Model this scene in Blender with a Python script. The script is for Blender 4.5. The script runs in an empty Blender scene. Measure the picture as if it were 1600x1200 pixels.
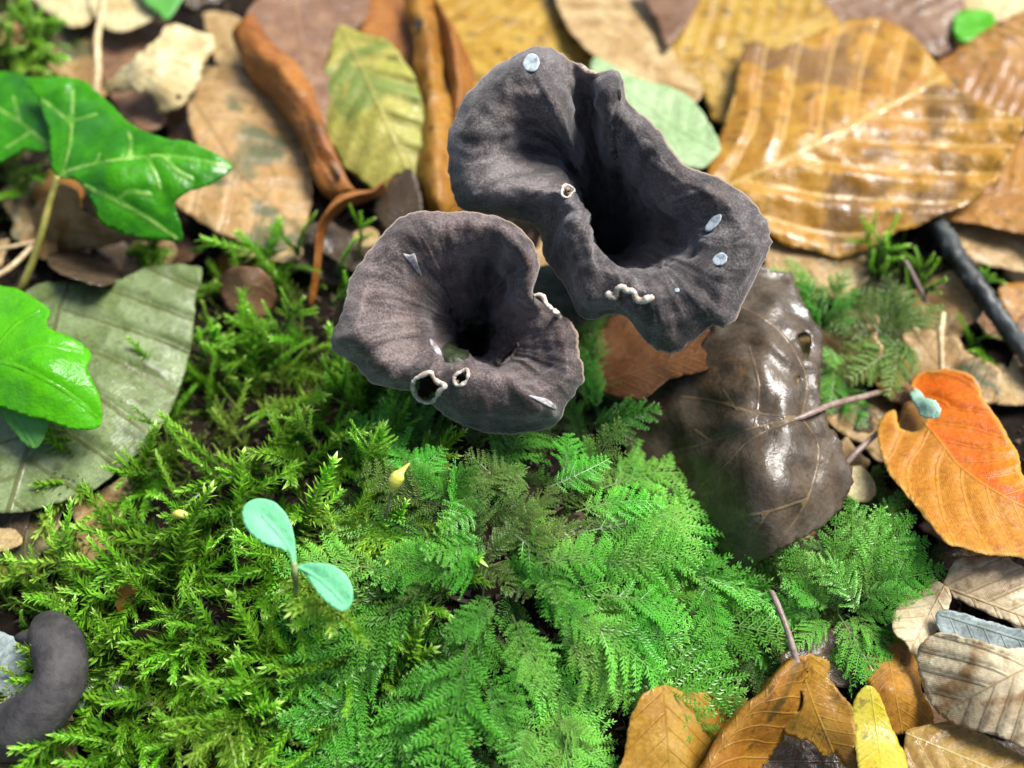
import bpy, bmesh, math, random
import numpy as np
from mathutils import Vector, Matrix, noise
from mathutils.bvhtree import BVHTree
from mathutils.geometry import delaunay_2d_cdt

random.seed(7); rng = np.random.default_rng(7)
scene = bpy.context.scene
col = scene.collection
S = 0.01                                   # script works in centimetres, scene in metres

# ------------------------------------------------------------------ camera, sky, sun, exposure
PITCH = math.radians(60); DIST = 17.0; FPX = 1700.0
FWD = np.array([0, math.cos(PITCH), -math.sin(PITCH)])
UP = np.array([0, math.sin(PITCH), math.cos(PITCH)])
RT = np.array([1.0, 0, 0])
CAM = np.array([0, 0, 2.0]) - DIST * FWD
cd = bpy.data.cameras.new('camera'); cam = bpy.data.objects.new('camera', cd); col.objects.link(cam)
cam.location = Vector(CAM * S); cam.rotation_euler = (math.pi / 2 - PITCH, 0, 0)
cd.sensor_width = 36; cd.lens = 36 * FPX / 1600; cd.clip_start = 0.005; cd.clip_end = 100
cd.dof.use_dof = True; cd.dof.focus_distance = 0.160; cd.dof.aperture_fstop = 10.0
scene.camera = cam

SUN_EL = math.radians(58); SUN_AZ = math.radians(58)      # azimuth measured from +Y (behind the mushrooms) towards +X
w = bpy.data.worlds.new('World'); scene.world = w; w.use_nodes = True
nt = w.node_tree; bgn = nt.nodes['Background']
sky = nt.nodes.new('ShaderNodeTexSky'); sky.sky_type = 'NISHITA'; sky.sun_disc = False
sky.sun_elevation = SUN_EL; sky.sun_rotation = SUN_AZ; sky.air_density = 1.0; sky.dust_density = 3.0; sky.ozone_density = 1.0
nt.links.new(sky.outputs[0], bgn.inputs[0]); bgn.inputs[1].default_value = 0.05
sl = bpy.data.lights.new('sun', 'SUN'); sl.energy = 2.3; sl.angle = math.radians(26); sl.color = (1.0, 0.975, 0.94)
so = bpy.data.objects.new('sun', sl); col.objects.link(so)
sd = Vector((math.sin(SUN_AZ) * math.cos(SUN_EL), math.cos(SUN_AZ) * math.cos(SUN_EL), math.sin(SUN_EL)))
so.rotation_euler = sd.to_track_quat('Z', 'Y').to_euler(); so.location = sd * 2
vs = scene.view_settings
vs.view_transform = 'Standard'; vs.look = 'None'; vs.gamma = 1.0; vs.use_curve_mapping = False; vs.exposure = 1.75
scene.render.engine = 'CYCLES'

# ------------------------------------------------------------------ helpers
def P(px, py, z):
    """world point (cm) at height z seen at photo pixel (px,py)"""
    px = np.asarray(px, float); py = np.asarray(py, float); z = np.asarray(z, float)
    a = (px - 800) / FPX; b = (600 - py) / FPX
    d = FWD + a[..., None] * RT + b[..., None] * UP
    t = (z - CAM[2]) / d[..., 2]
    return CAM + d * t[..., None]
def proj(p):
    q = np.asarray(p) - CAM
    dep = q @ FWD
    return 800 + FPX * (q @ RT) / dep, 600 - FPX * (q @ UP) / dep
def cr(pts, n, closed=False):
    """Catmull-Rom: n samples per segment over rows of pts"""
    p = np.asarray(pts, float); m = len(p); out = []
    segs = m if closed else m - 1
    t = np.linspace(0, 1, n, endpoint=False)[:, None]
    for i in range(segs):
        if closed: a, b, c, d = p[(i-1) % m], p[i], p[(i+1) % m], p[(i+2) % m]
        else: a, b, c, d = p[max(i-1, 0)], p[i], p[i+1], p[min(i+2, m-1)]
        out.append(0.5 * ((2*b) + (c-a)*t + (2*a-5*b+4*c-d)*t**2 + (3*b-a-3*c+d)*t**3))
    if not closed: out.append(p[-1:])
    return np.vstack(out)
def resample(poly, step, closed=False):
    p = np.asarray(poly, float)
    if closed: p = np.vstack([p, p[:1]])
    L = np.r_[0, np.cumsum(np.linalg.norm(np.diff(p, axis=0), axis=1))]
    n = max(3, int(L[-1] / step)); s = np.linspace(0, L[-1], n + (0 if closed else 1), endpoint=not closed)
    return np.stack([np.interp(s, L, p[:, k]) for k in range(p.shape[1])], 1)
def tps(ctrl):
    c = np.asarray(ctrl, float)
    if len(c) == 1: return lambda x, y: np.full(np.shape(x), c[0, 2])
    if len(c) == 2: c = np.vstack([c, [c[0, 0] - (c[1, 1]-c[0, 1]), c[0, 1] + (c[1, 0]-c[0, 0]), c[0, 2]]])
    n = len(c); q = c[:, :2] / 100
    def phi(r): return np.where(r > 1e-9, r*r*np.log(np.maximum(r, 1e-9)), 0)
    K = phi(np.linalg.norm(q[:, None] - q[None], axis=2)); Pm = np.c_[np.ones(n), q]
    A = np.zeros((n+3, n+3)); A[:n, :n] = K + 1e-6*np.eye(n); A[:n, n:] = Pm; A[n:, :n] = Pm.T
    sol = np.linalg.solve(A, np.r_[c[:, 2], 0, 0, 0])
    def f(x, y):
        v = np.stack([np.asarray(x, float)/100, np.asarray(y, float)/100], -1)
        r = np.linalg.norm(v[..., None, :] - q, axis=-1)
        return phi(r) @ sol[:n] + sol[n] + v @ sol[n+1:]
    return f
def inside(pt, poly):
    x, y = pt[..., 0], pt[..., 1]; r = np.zeros(x.shape, bool); n = len(poly)
    for i in range(n):
        x1, y1 = poly[i]; x2, y2 = poly[(i+1) % n]
        if y1 == y2: continue
        c = ((y1 > y) != (y2 > y)) & (x < (x2-x1)*(y-y1)/(y2-y1) + x1)
        r ^= c
    return r
def nz(p, sc, seed=0.0):
    return np.array([noise.noise(Vector((a[0]*sc+seed, a[1]*sc-seed, (a[2] if len(a) > 2 else 0)*sc+seed*.37))) for a in p])
def polydist(pts, line):
    """distance, arc position, signed side of pts to an open polyline (2D)"""
    a = line[:-1]; b = line[1:]; ab = b - a; L = np.linalg.norm(ab, axis=1)
    cum = np.r_[0, np.cumsum(L)]
    ap = pts[:, None] - a[None]
    t = np.clip((ap * ab).sum(2) / np.maximum(L**2, 1e-12), 0, 1)
    near = a + t[..., None]*ab; dv = pts[:, None] - near; d = np.linalg.norm(dv, axis=2)
    k = d.argmin(1); i = np.arange(len(pts))
    sgn = np.sign(ab[k, 0]*dv[i, k, 1] - ab[k, 1]*dv[i, k, 0])
    return d[i, k], cum[k] + t[i, k]*L[k], np.where(sgn == 0, 1, sgn), cum[-1]

def mesh_obj(name, verts, faces, mat=None, parent=None, smooth=True, uv=None, attrs=None, origin=None, thick=0, mats=None, offs=-1):
    v = np.asarray(verts, float)
    o0 = np.array(origin if origin is not None else (0, 0, 0), float)
    me = bpy.data.meshes.new(name)
    me.from_pydata(((v - o0)*S).tolist(), [], [list(map(int, f)) for f in faces])
    if smooth: me.polygons.foreach_set('use_smooth', [True]*len(me.polygons))
    if uv is not None:
        l = me.uv_layers.new(name='UVMap'); idx = np.zeros(len(me.loops), int); me.loops.foreach_get('vertex_index', idx)
        l.data.foreach_set('uv', np.asarray(uv, float)[idx].ravel())
    for k, a in (attrs or {}).items():
        at = me.attributes.new(k, 'FLOAT', 'POINT'); at.data.foreach_set('value', np.asarray(a, np.float32))
    for m in (mats or ([mat] if mat else [])): me.materials.append(m)
    me.update()
    ob = bpy.data.objects.new(name, me); col.objects.link(ob)
    if parent is not None:
        ob.parent = parent; ob.location = Vector(o0*S) - parent.location
    else: ob.location = Vector(o0*S)
    if thick:
        md = ob.modifiers.new('thickness', 'SOLIDIFY'); md.thickness = thick*S; md.offset = offs
        if mats and len(mats) > 1: md.material_offset = 1; md.material_offset_rim = min(2, len(mats)-1)
    return ob
def tag(o, label, cat, group=None, kind=None):
    if label: o['label'] = label
    if cat: o['category'] = cat
    if group: o['group'] = group
    if kind: o['kind'] = kind
    return o
def empty(name, loc_cm, label, cat, group=None):
    e = bpy.data.objects.new(name, None); col.objects.link(e); e.location = Vector(np.asarray(loc_cm)*S)
    e.empty_display_size = 0.005
    return tag(e, label, cat, group)

# ------------------------------------------------------------------ materials
class N:
    def __init__(s, name):
        s.m = bpy.data.materials.new(name); s.m.use_nodes = True; s.t = s.m.node_tree
        s.b = s.t.nodes['Principled BSDF']; s.out = s.t.nodes['Material Output']
    def n(s, typ, **kw):
        q = s.t.nodes.new(typ)
        for k, v in kw.items(): setattr(q, k, v)
        return q
    def l(s, a, b): s.t.links.new(a, b)
    def inp(s, sock, v):
        if isinstance(v, bpy.types.NodeSocket): s.l(v, sock)
        elif isinstance(v, (tuple, list)) and len(v) == 3 and sock.type == 'RGBA': sock.default_value = (*v, 1)
        else: sock.default_value = v
    def math(s, op, a, b=0.0, c=0.0, clamp=False):
        q = s.n('ShaderNodeMath', operation=op, use_clamp=clamp)
        for i, v in enumerate((a, b, c)): s.inp(q.inputs[i], v)
        return q.outputs[0]
    def mix(s, f, a, b, blend='MIX'):
        q = s.n('ShaderNodeMix', data_type='RGBA', blend_type=blend)
        s.inp(q.inputs[0], f); s.inp(q.inputs[6], a); s.inp(q.inputs[7], b); return q.outputs[2]
    def noise(s, vec, scale, detail=3, rough=0.55, w=None, dist=0.0):
        q = s.n('ShaderNodeTexNoise'); q.inputs['Scale'].default_value = scale
        q.inputs['Detail'].default_value = detail; q.inputs['Roughness'].default_value = rough; q.inputs['Distortion'].default_value = dist
        if w is not None: q.noise_dimensions = '4D'; s.inp(q.inputs['W'], w)
        if vec is not None: s.l(vec, q.inputs['Vector'])
        return q.outputs[0]
    def ss(s, v, lo, hi):
        q = s.n('ShaderNodeMapRange', interpolation_type='SMOOTHSTEP'); s.inp(q.inputs[0], v)
        q.inputs[1].default_value = lo; q.inputs[2].default_value = hi; return q.outputs[0]
    def bump(s, h, strength, dist=0.0004, normal=None):
        q = s.n('ShaderNodeBump'); q.inputs['Strength'].default_value = strength; q.inputs['Distance'].default_value = dist
        s.l(h, q.inputs['Height'])
        if normal is not None: s.l(normal, q.inputs['Normal'])
        return q.outputs[0]

def leaf_mat(name, c1, c2, vein=None, spot=None, spot_amt=.5, nv=9, k=.9, rough=(.28, .55), wet=.4, trans=.18,
             mscale=130, palm=False, vw=.05, veinf=.45, patch=None, patch_amt=.55, fine=.35, edge=None, coatr=.16, half=None, bumps=.55):
    def deep(c): return None if c is None else (.74*c[0]**1.12, .80*c[1]**1.12, .70*c[2]**1.35)
    c1, c2, vein, spot, patch, edge, half = map(deep, (c1, c2, vein, spot, patch, edge, half))
    m = N(name); tc = m.n('ShaderNodeTexCoord'); oi = m.n('ShaderNodeObjectInfo')
    va = m.n('ShaderNodeVectorMath', operation='ADD'); m.l(tc.outputs['Object'], va.inputs[0])
    cx = m.n('ShaderNodeCombineXYZ'); m.l(oi.outputs['Random'], cx.inputs[0]); m.l(oi.outputs['Random'], cx.inputs[2]); m.l(cx.outputs[0], va.inputs[1])
    ob = va.outputs[0]; rw = None
    big = m.noise(ob, mscale, 4, .6, rw, .4)
    colr = m.mix(m.ss(big, .36, .64), c1, c2)
    if patch:
        pf = m.ss(m.noise(ob, mscale*.55, 3, .55, None, .6), patch_amt, patch_amt+.1)
        colr = m.mix(pf, colr, patch)
    if half:
        hs_ = m.n('ShaderNodeSeparateXYZ'); m.l(tc.outputs['UV'], hs_.inputs[0])
        colr = m.mix(m.math('MULTIPLY', m.ss(m.math('ADD', hs_.outputs[1], m.math('MULTIPLY', m.math('SUBTRACT', big, .5), .05)), .02, -.02), .85), colr, half)
    fn = m.noise(ob, 1500, 4, .7, rw)
    colr = m.mix(fine, colr, m.mix(m.ss(fn, .3, .7), (.25, .25, .25), (1.3, 1.3, 1.3)), 'MULTIPLY')
    if spot:
        sp = m.noise(ob, 420, 4, .6, None)
        colr = m.mix(m.math('MULTIPLY', m.ss(sp, .56, .66), spot_amt), colr, spot)
    hv = None
    if vein:
        if palm:
            a = m.n('ShaderNodeAttribute', attribute_name='vdist').outputs['Fac']
            jit = m.math('MULTIPLY', m.math('SUBTRACT', m.noise(ob, 700, 2, .5, rw), .5), .02)
            vf = m.math('MULTIPLY', m.math('SUBTRACT', 1.0, m.ss(m.math('ADD', a, jit), vw*.25, vw)), m.math('ADD', m.math('MULTIPLY', m.ss(m.noise(ob, 330, 2, .5, rw), .38, .6), .65), .35))
        else:
            uv = m.n('ShaderNodeSeparateXYZ'); m.l(tc.outputs['UV'], uv.inputs[0])
            U, V = uv.outputs[0], uv.outputs[1]
            wob = m.math('MULTIPLY', m.math('SUBTRACT', m.noise(ob, 160, 2, .5, rw), .5), .12)
            av = m.math('ABSOLUTE', V)
            side = m.math('MULTIPLY', m.math('GREATER_THAN', V, 0.0), .4)
            t = m.math('ADD', m.math('ADD', m.math('MULTIPLY', m.math('SUBTRACT', U, m.math('MULTIPLY', av, k)), float(nv)), side), wob)
            f = m.math('ABSOLUTE', m.math('SUBTRACT', m.math('FRACT', t), .5))        # 0 at a vein
            sec = m.math('SUBTRACT', 1.0, m.ss(f, vw*.5, vw*1.6))
            mid = m.math('SUBTRACT', 1.0, m.ss(av, .005, .013))
            # small net of tertiary veins
            ter = m.math('FRACT', m.math('MULTIPLY', m.math('ADD', U, m.math('MULTIPLY', V, 1.1)), nv*9.0))
            ter = m.math('MULTIPLY', m.math('SUBTRACT', 1.0, m.ss(m.math('ABSOLUTE', m.math('SUBTRACT', ter, .5)), .05, .22)), .16)
            vf = m.math('MAXIMUM', m.math('MAXIMUM', m.math('MULTIPLY', sec, .8), mid), ter)
        colr = m.mix(m.math('MULTIPLY', vf, veinf), colr, vein); hv = vf
    if edge:
        e = m.n('ShaderNodeAttribute', attribute_name='edge').outputs['Fac']
        colr = m.mix(m.math('MULTIPLY', m.math('SUBTRACT', 1.0, m.ss(e, 0.0, .10)), .6), colr, edge)
    m.l(colr, m.b.inputs['Base Color'])
    rr = m.n('ShaderNodeMapRange'); m.l(m.noise(ob, 260, 3, .6, rw), rr.inputs[0])
    rr.inputs[1].default_value = .35; rr.inputs[2].default_value = .65; rr.inputs[3].default_value = rough[0]; rr.inputs[4].default_value = rough[1]
    m.l(rr.outputs[0], m.b.inputs['Roughness'])
    wetn = m.math('MULTIPLY', m.ss(m.noise(ob, 180, 3, .6, None), .46, .64), wet*.8)
    m.l(wetn, m.b.inputs['Coat Weight']); m.b.inputs['Coat Roughness'].default_value = coatr; m.b.inputs['Specular IOR Level'].default_value = .3
    h = m.math('MULTIPLY', m.noise(ob, 420, 3, .65, rw), 1.0)
    if hv is not None: h = m.math('ADD', h, m.math('MULTIPLY', hv, .5))
    nrm = m.bump(h, bumps, .0006); m.l(nrm, m.b.inputs['Normal'])
    m.l(nrm, m.b.inputs["Coat Normal"])
    if trans:
        tr = m.n('ShaderNodeBsdfTranslucent'); m.l(colr, tr.inputs[0]); m.l(nrm, tr.inputs['Normal'])
        mx = m.n('ShaderNodeMixShader'); mx.inputs[0].default_value = trans
        m.l(m.b.outputs[0], mx.inputs[1]); m.l(tr.outputs[0], mx.inputs[2]); m.l(mx.outputs[0], m.out.inputs[0])
    if vein and not palm: m.m['nv'] = float(nv); m.m['k'] = float(k)
    return m.m
def plain_mat(name, c1, c2, scale=400, rough=.6, bump=.4, coat=0.0, stretch=None):
    m = N(name); tc = m.n('ShaderNodeTexCoord'); ob = tc.outputs['Object']
    if stretch:
        mp = m.n('ShaderNodeMapping'); mp.inputs['Scale'].default_value = stretch; m.l(ob, mp.inputs[0]); ob = mp.outputs[0]
    f = m.noise(ob, scale, 5, .65); m.l(m.mix(m.ss(f, .35, .65), c1, c2), m.b.inputs['Base Color'])
    m.b.inputs['Roughness'].default_value = rough; m.b.inputs['Coat Weight'].default_value = coat; m.b.inputs['Coat Roughness'].default_value = .2
    m.l(m.bump(m.noise(ob, scale*2.3, 5, .7), bump, .0005), m.b.inputs['Normal'])
    return m.m
def moss_mat(name, dark, mid, tip, stemc):
    m = N(name); oi = m.n('ShaderNodeObjectInfo'); tc = m.n('ShaderNodeTexCoord')
    geo = m.n('ShaderNodeNewGeometry')
    a = m.n('ShaderNodeAttribute', attribute_name='tip').outputs['Fac']
    st = m.n('ShaderNodeAttribute', attribute_name='stem').outputs['Fac']
    vr = m.n('ShaderNodeAttribute', attribute_name='vary').outputs['Fac']
    wn = m.noise(geo.outputs['Position'], 55, 2, .5)
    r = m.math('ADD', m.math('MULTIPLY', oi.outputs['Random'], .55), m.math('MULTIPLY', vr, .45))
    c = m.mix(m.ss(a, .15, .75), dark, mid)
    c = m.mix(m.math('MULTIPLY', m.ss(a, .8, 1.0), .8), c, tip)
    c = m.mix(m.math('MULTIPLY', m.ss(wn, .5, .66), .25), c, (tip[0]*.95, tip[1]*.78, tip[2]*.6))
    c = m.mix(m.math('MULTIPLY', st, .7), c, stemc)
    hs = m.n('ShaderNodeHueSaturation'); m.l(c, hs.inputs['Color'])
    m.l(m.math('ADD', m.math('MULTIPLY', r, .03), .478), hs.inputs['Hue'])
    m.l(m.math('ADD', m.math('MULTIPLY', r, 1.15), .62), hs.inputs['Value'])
    cc = hs.outputs[0]
    m.l(cc, m.b.inputs['Base Color']); m.b.inputs['Roughness'].default_value = .42
    m.b.inputs['Coat Weight'].default_value = .12; m.b.inputs['Coat Roughness'].default_value = .2
    tr = m.n('ShaderNodeBsdfTranslucent'); m.l(cc, tr.inputs[0])
    mx = m.n('ShaderNodeMixShader'); mx.inputs[0].default_value = .38
    m.l(m.b.outputs[0], mx.inputs[1]); m.l(tr.outputs[0], mx.inputs[2]); m.l(mx.outputs[0], m.out.inputs[0])
    return m.m
def shroom_mat(name, dark, mid, light, rimc, lo=.34, hi=.72):
    m = N(name); tc = m.n('ShaderNodeTexCoord'); ob = tc.outputs['Object']; uv = tc.outputs['UV']
    mp = m.n('ShaderNodeMapping'); mp.inputs['Scale'].default_value = (26, 5, 1); m.l(uv, mp.inputs[0])
    fib = m.noise(mp.outputs[0], 1.0, 4, .6, None, .5)
    cl = m.noise(ob, 95, 4, .6, None, .4)
    fn = m.noise(ob, 2600, 3, .7)
    f = m.math('ADD', m.math('ADD', m.math('MULTIPLY', fib, .38), m.math('MULTIPLY', cl, .58)), m.math('MULTIPLY', fn, .2))
    c = m.mix(m.ss(f, .42, .58), dark, mid)
    c = m.mix(m.math('MULTIPLY', m.ss(f, .53, .68), .85), c, light)
    c = m.mix(m.math('MULTIPLY', m.ss(m.noise(ob, 140, 3, .6), .5, .7), .4), c, (mid[0]*2.0, mid[1]*1.6, mid[2]*1.4))
    c = m.mix(.55, c, m.mix(m.ss(fn, .3, .7), (.35, .35, .38), (1.55, 1.5, 1.5)), 'MULTIPLY')
    e = m.n('ShaderNodeAttribute', attribute_name='edge').outputs['Fac']
    en = m.math('ADD', e, m.math('MULTIPLY', m.math('SUBTRACT', m.noise(ob, 700, 3), .5), .02))
    c = m.mix(m.math('SUBTRACT', 1.0, m.ss(en, .006, .030)), c, rimc)
    m.l(c, m.b.inputs['Base Color']); m.b.inputs['Roughness'].default_value = .62
    m.b.inputs['Specular IOR Level'].default_value = .35
    m.b.inputs['Sheen Weight'].default_value = .25; m.b.inputs['Sheen Roughness'].default_value = .5
    hh = m.math('ADD', m.math('MULTIPLY', fib, .55), m.math('MULTIPLY', fn, .35))
    hh = m.math('ADD', hh, m.math('MULTIPLY', m.noise(ob, 650, 4, .7), .5))
    m.l(m.bump(hh, .6, .0005), m.b.inputs['Normal'])
    return m.m

# ------------------------------------------------------------------ leaf builders
def leaf(name, label, cat, outline, zc, mat, midrib=None, veins=None, holes=(), pleat=0.0, nv=9, k=.9, arch=0.0, wave=.06, crinkle=.015,
         step=6.5, serr=1.2, thick=.022, group=None, world=False, smooth_n=6, parent=None, sharp=False):
    """a leaf blade meshed inside its outline; zc = heights (cm) at a few spots of the blade"""
    seed = random.random()*50
    if 'nv' in mat: nv, k = mat['nv'], mat['k']          # folds follow the veins of the blade
    ol = np.asarray(outline, float)
    if not sharp: ol = cr(ol, smooth_n, True)
    ol = resample(ol, step*.7, True)
    wob = np.array([[noise.noise(Vector((q[0]/14, q[1]/14, seed))) + .6*noise.noise(Vector((q[0]/6, q[1]/6, seed))), noise.noise(Vector((q[1]/14, q[0]/14, seed+9))) + .6*noise.noise(Vector((q[1]/6, q[0]/6, seed)))] for q in ol])
    ol = ol + wob*serr*1.7 + rng.normal(0, serr*.25, ol.shape)
    hol = [resample(cr(np.asarray(h, float), 5, True), step*.6, True) for h in holes]
    lo, hi = ol.min(0), ol.max(0)
    gx, gy = np.meshgrid(np.arange(lo[0], hi[0], step), np.arange(lo[1], hi[1], step*.87))
    gx = gx + (np.arange(gx.shape[0]) % 2)[:, None]*step*.5
    g = np.stack([gx.ravel(), gy.ravel()], 1) + rng.normal(0, step*.12, (gx.size, 2))
    vl = [resample(cr(np.asarray(v, float), 6), step*.5) for v in (veins or [])]
    if midrib is not None: mr = resample(cr(np.asarray(midrib, float), 6), step*.6)
    else: mr = None
    extra = vl + ([mr] if mr is not None else [])
    if extra:
        e = np.vstack(extra); e = e[inside(e, ol)]
        if len(e):
            dm = np.min(np.linalg.norm(g[:, None] - e[None], axis=2), axis=1); g = g[dm > step*.42]
            g = np.vstack([g, e])
    g = g[inside(g, ol)]
    for h in hol: g = g[~inside(g, h)]
    dd = np.min(np.linalg.norm(g[:, None] - ol[None], axis=2), axis=1) if len(g) else np.zeros(0)
    g = g[dd > step*.4]
    pts = [Vector(q) for q in np.vstack([ol] + hol + [g])]
    edges = []; base = 0
    for loop in [ol] + hol:
        n = len(loop); edges += [(base+i, base+(i+1) % n) for i in range(n)]; base += n
    ov, oe, of, *_ = delaunay_2d_cdt(pts, edges, [], 0, 1e-4)
    v2 = np.array([tuple(v) for v in ov])
    f = np.array([t for t in of if len(t) == 3])
    cen = v2[f].mean(1); keep = inside(cen, ol)
    for h in hol: keep &= ~inside(cen, h)
    f = f[keep]
    z = tps(zc)(v2[:, 0], v2[:, 1])
    def toW(z_): return np.c_[v2, z_] if world else P(v2[:, 0], v2[:, 1], z_)
    W = toW(z)
    xy = W[:, :2]
    loopW = (ol if world else P(ol[:, 0], ol[:, 1], tps(zc)(ol[:, 0], ol[:, 1]))[:, :2])
    if mr is not None:
        mw = mr if world else P(mr[:, 0], mr[:, 1], tps(zc)(mr[:, 0], mr[:, 1]))[:, :2]
        d, s, sg, L = polydist(xy, mw)
        U = s/L; V = sg*d/L
    else:
        c0 = xy.mean(0); L = max(np.ptp(xy[:, 0]), np.ptp(xy[:, 1])); U = (xy[:, 0]-c0[0])/L+.5; V = (xy[:, 1]-c0[1])/L; d = np.abs(V)*L
    ed = np.empty(len(xy)); lp = np.vstack([loopW, loopW[:1]])
    for i in range(0, len(xy), 4000): ed[i:i+4000] = polydist(xy[i:i+4000], lp)[0]
    hw = max(d.max(), .1)
    dz = wave*nz(np.c_[xy, z*0], .55, seed)*1.6 + crinkle*nz(np.c_[xy, z*0], 2.6, seed+5)*1.6
    dz += -arch*(d/hw)**2
    if pleat:
        t = (U - k*np.abs(V))*nv + np.where(V > 0, .4, 0)
        ph = (t + .5) % 1                                 # 0 at a vein; steep on one side, long slope on the other
        fr = np.where(ph < .72, ph/.72, (1-ph)/.28)
        dz += pleat*(fr**.8-.5)*np.clip(d/(.2*hw), 0, 1)
    vd = np.full(len(xy), 9.0)
    for v in vl:
        vw = v if world else P(v[:, 0], v[:, 1], tps(zc)(v[:, 0], v[:, 1]))[:, :2]
        vd = np.minimum(vd, polydist(xy, vw)[0])
    if veins: dz += -.03*np.exp(-(vd/.09)**2)
    W = toW(z + dz)
    # consistent upward orientation
    a, b, c = W[f[:, 0]], W[f[:, 1]], W[f[:, 2]]
    nzc = np.cross(b-a, c-a)[:, 2]; f = np.where((nzc < 0)[:, None], f[:, ::-1], f)
    o = mesh_obj(name, W, f, mat, parent, uv=np.c_[U, V], attrs={'vdist': vd, 'edge': ed}, origin=np.r_[W[:, :2].mean(0), W[:, 2].min()], thick=thick)
    if parent is None: tag(o, label, cat, group)
    return o
def loft(name, label, cat, rows, mat, thick=.022, n=8, wave=.03, parent=None, group=None, closed=False, ragged=0.0):
    """surface through rows of (px,py,z) points: rolled and curled blades"""
    R = np.asarray(rows, float)                    # rows x cols x 3
    A = np.stack([cr(R[:, j], n) for j in range(R.shape[1])], 1)
    B = np.stack([cr(A[i], n) for i in range(A.shape[0])], 0)
    h, w_ = B.shape[:2]
    W = P(B[..., 0].ravel(), B[..., 1].ravel(), B[..., 2].ravel())
    sd0 = random.random()*40
    W[:, 2] += wave*nz(W, 1.0, sd0) + .05*nz(W, 3.2, sd0+3)
    W[:, 0] += .05*nz(W, 2.0, sd0+11); W[:, 1] += .05*nz(W, 2.0, sd0+17)
    jj, ii = np.meshgrid(np.arange(w_), np.arange(h))
    if ragged:
        e = ((jj == 0) | (jj == w_-1) | (ii == 0) | (ii == h-1)).ravel()
        W[e] += rng.normal(0, ragged, (e.sum(), 3))
    F = []
    for i in range(h-1):
        for j in range(w_-1): F.append((i*w_+j, i*w_+j+1, (i+1)*w_+j+1, (i+1)*w_+j))
    uv = np.c_[(ii/(h-1)).ravel(), (jj/(w_-1)-.5).ravel()*.6]
    ed = np.minimum.reduce([jj, w_-1-jj]).ravel()*.05
    o = mesh_obj(name, W, F, mat, parent, uv=uv, attrs={'edge': ed, 'vdist': np.full(len(W), 9.0)}, origin=np.r_[W[:, :2].mean(0), W[:, 2].min()], thick=thick, offs=0)
    if parent is None: tag(o, label, cat, group)
    return o
def tube(name, label, cat, pts, mat, parent=None, group=None, sides=9, n=8, rough=.04, px=True, origin=None):
    """tapered rod through (px,py,z,r) points"""
    q = cr(np.asarray(pts, float), n)
    C = P(q[:, 0], q[:, 1], q[:, 2]) if px else q[:, :3].copy(); r = q[:, 3]
    V = []; m = len(C)
    T = np.gradient(C, axis=0); T /= np.linalg.norm(T, axis=1)[:, None]
    a = np.array([0, 0, 1.0]) if abs(T[0][2]) < .9 else np.array([1.0, 0, 0])
    for i in range(m):
        a = a - T[i]*(a @ T[i]); a /= np.linalg.norm(a); b = np.cross(T[i], a)
        for s in range(sides):
            th = 2*math.pi*s/sides
            rr = r[i]*(1 + rough*random.uniform(-1, 1))
            V.append(C[i] + rr*(math.cos(th)*a + math.sin(th)*b))
    F = [(i*sides+s, i*sides+(s+1) % sides, (i+1)*sides+(s+1) % sides, (i+1)*sides+s) for i in range(m-1) for s in range(sides)]
    V.append(C[0] - T[0]*r[0]*.5); V.append(C[-1] + T[-1]*r[-1]*.5); k0 = len(V)-2
    F += [(k0, (s+1) % sides, s) for s in range(sides)] + [(k0+1, (m-1)*sides+s, (m-1)*sides+(s+1) % sides) for s in range(sides)]
    V = np.array(V)
    uv = np.c_[np.r_[np.repeat(np.linspace(0, 1, m), sides), 0, 1], np.zeros(len(V))]
    o = mesh_obj(name, V, F, mat, parent, uv=uv, attrs={'edge': np.full(len(V), 1.0), 'vdist': np.full(len(V), 9.0)}, origin=origin if origin is not None else np.r_[V[:, :2].mean(0), V[:, 2].min()])
    if parent is None: tag(o, label, cat, group)
    return o

# ------------------------------------------------------------------ ground
def PW(px, py, z): return P(px, py, z)[:2]
HUM = [(PW(775, 855, 1.0), 2.6, 2.5, 1.9), (PW(350, 900, .6), 2.9, 3.0, .95), (PW(560, 520, .6), 1.6, 1.8, .7),
       (PW(1330, 500, .2), 1.6, 1.6, .35), (PW(1330, 930, .2), 1.6, 1.5, .45), (PW(20, 60, .2), 1.6, 1.8, .6)]
def hz(x, y):
    z = np.full(np.shape(x), -.25)
    for c, rx, ry, a in HUM: z = z + a*np.exp(-(((x-c[0])/rx)**2 + ((y-c[1])/ry)**2))
    return z
def PG(px, py, up=0.0):
    z = np.zeros(np.shape(px)) + .5
    for _ in range(8):
        q = P(px, py, z); z = hz(q[..., 0], q[..., 1]) + up
    return P(px, py, z)
soil = plain_mat('soil', (.004, .003, .002), (.016, .010, .006), 260, .9, 1.0, 0.0); soil.node_tree.nodes['Principled BSDF'].inputs['Specular IOR Level'].default_value = .12
t = np.linspace(-1, 1, 241); ax = 14*t + 290*np.sign(t)*np.maximum(np.abs(t)-.6, 0)**3/.064
gx, gy = np.meshgrid(ax, ax + 2.0); gz = hz(gx, gy)
gp = np.stack([gx.ravel(), gy.ravel(), gz.ravel()], 1)
gp[:, 2] += .12*nz(gp*[1, 1, 0], 1.1, 2.0) + .07*nz(gp*[1, 1, 0], 3.5, 7.0)
n_ = len(ax)
gf = [(i*n_+j, i*n_+j+1, (i+1)*n_+j+1, (i+1)*n_+j) for i in range(n_-1) for j in range(n_-1)]
g_ = mesh_obj('ground', gp, gf, soil); g_['kind'] = 'structure'

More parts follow.
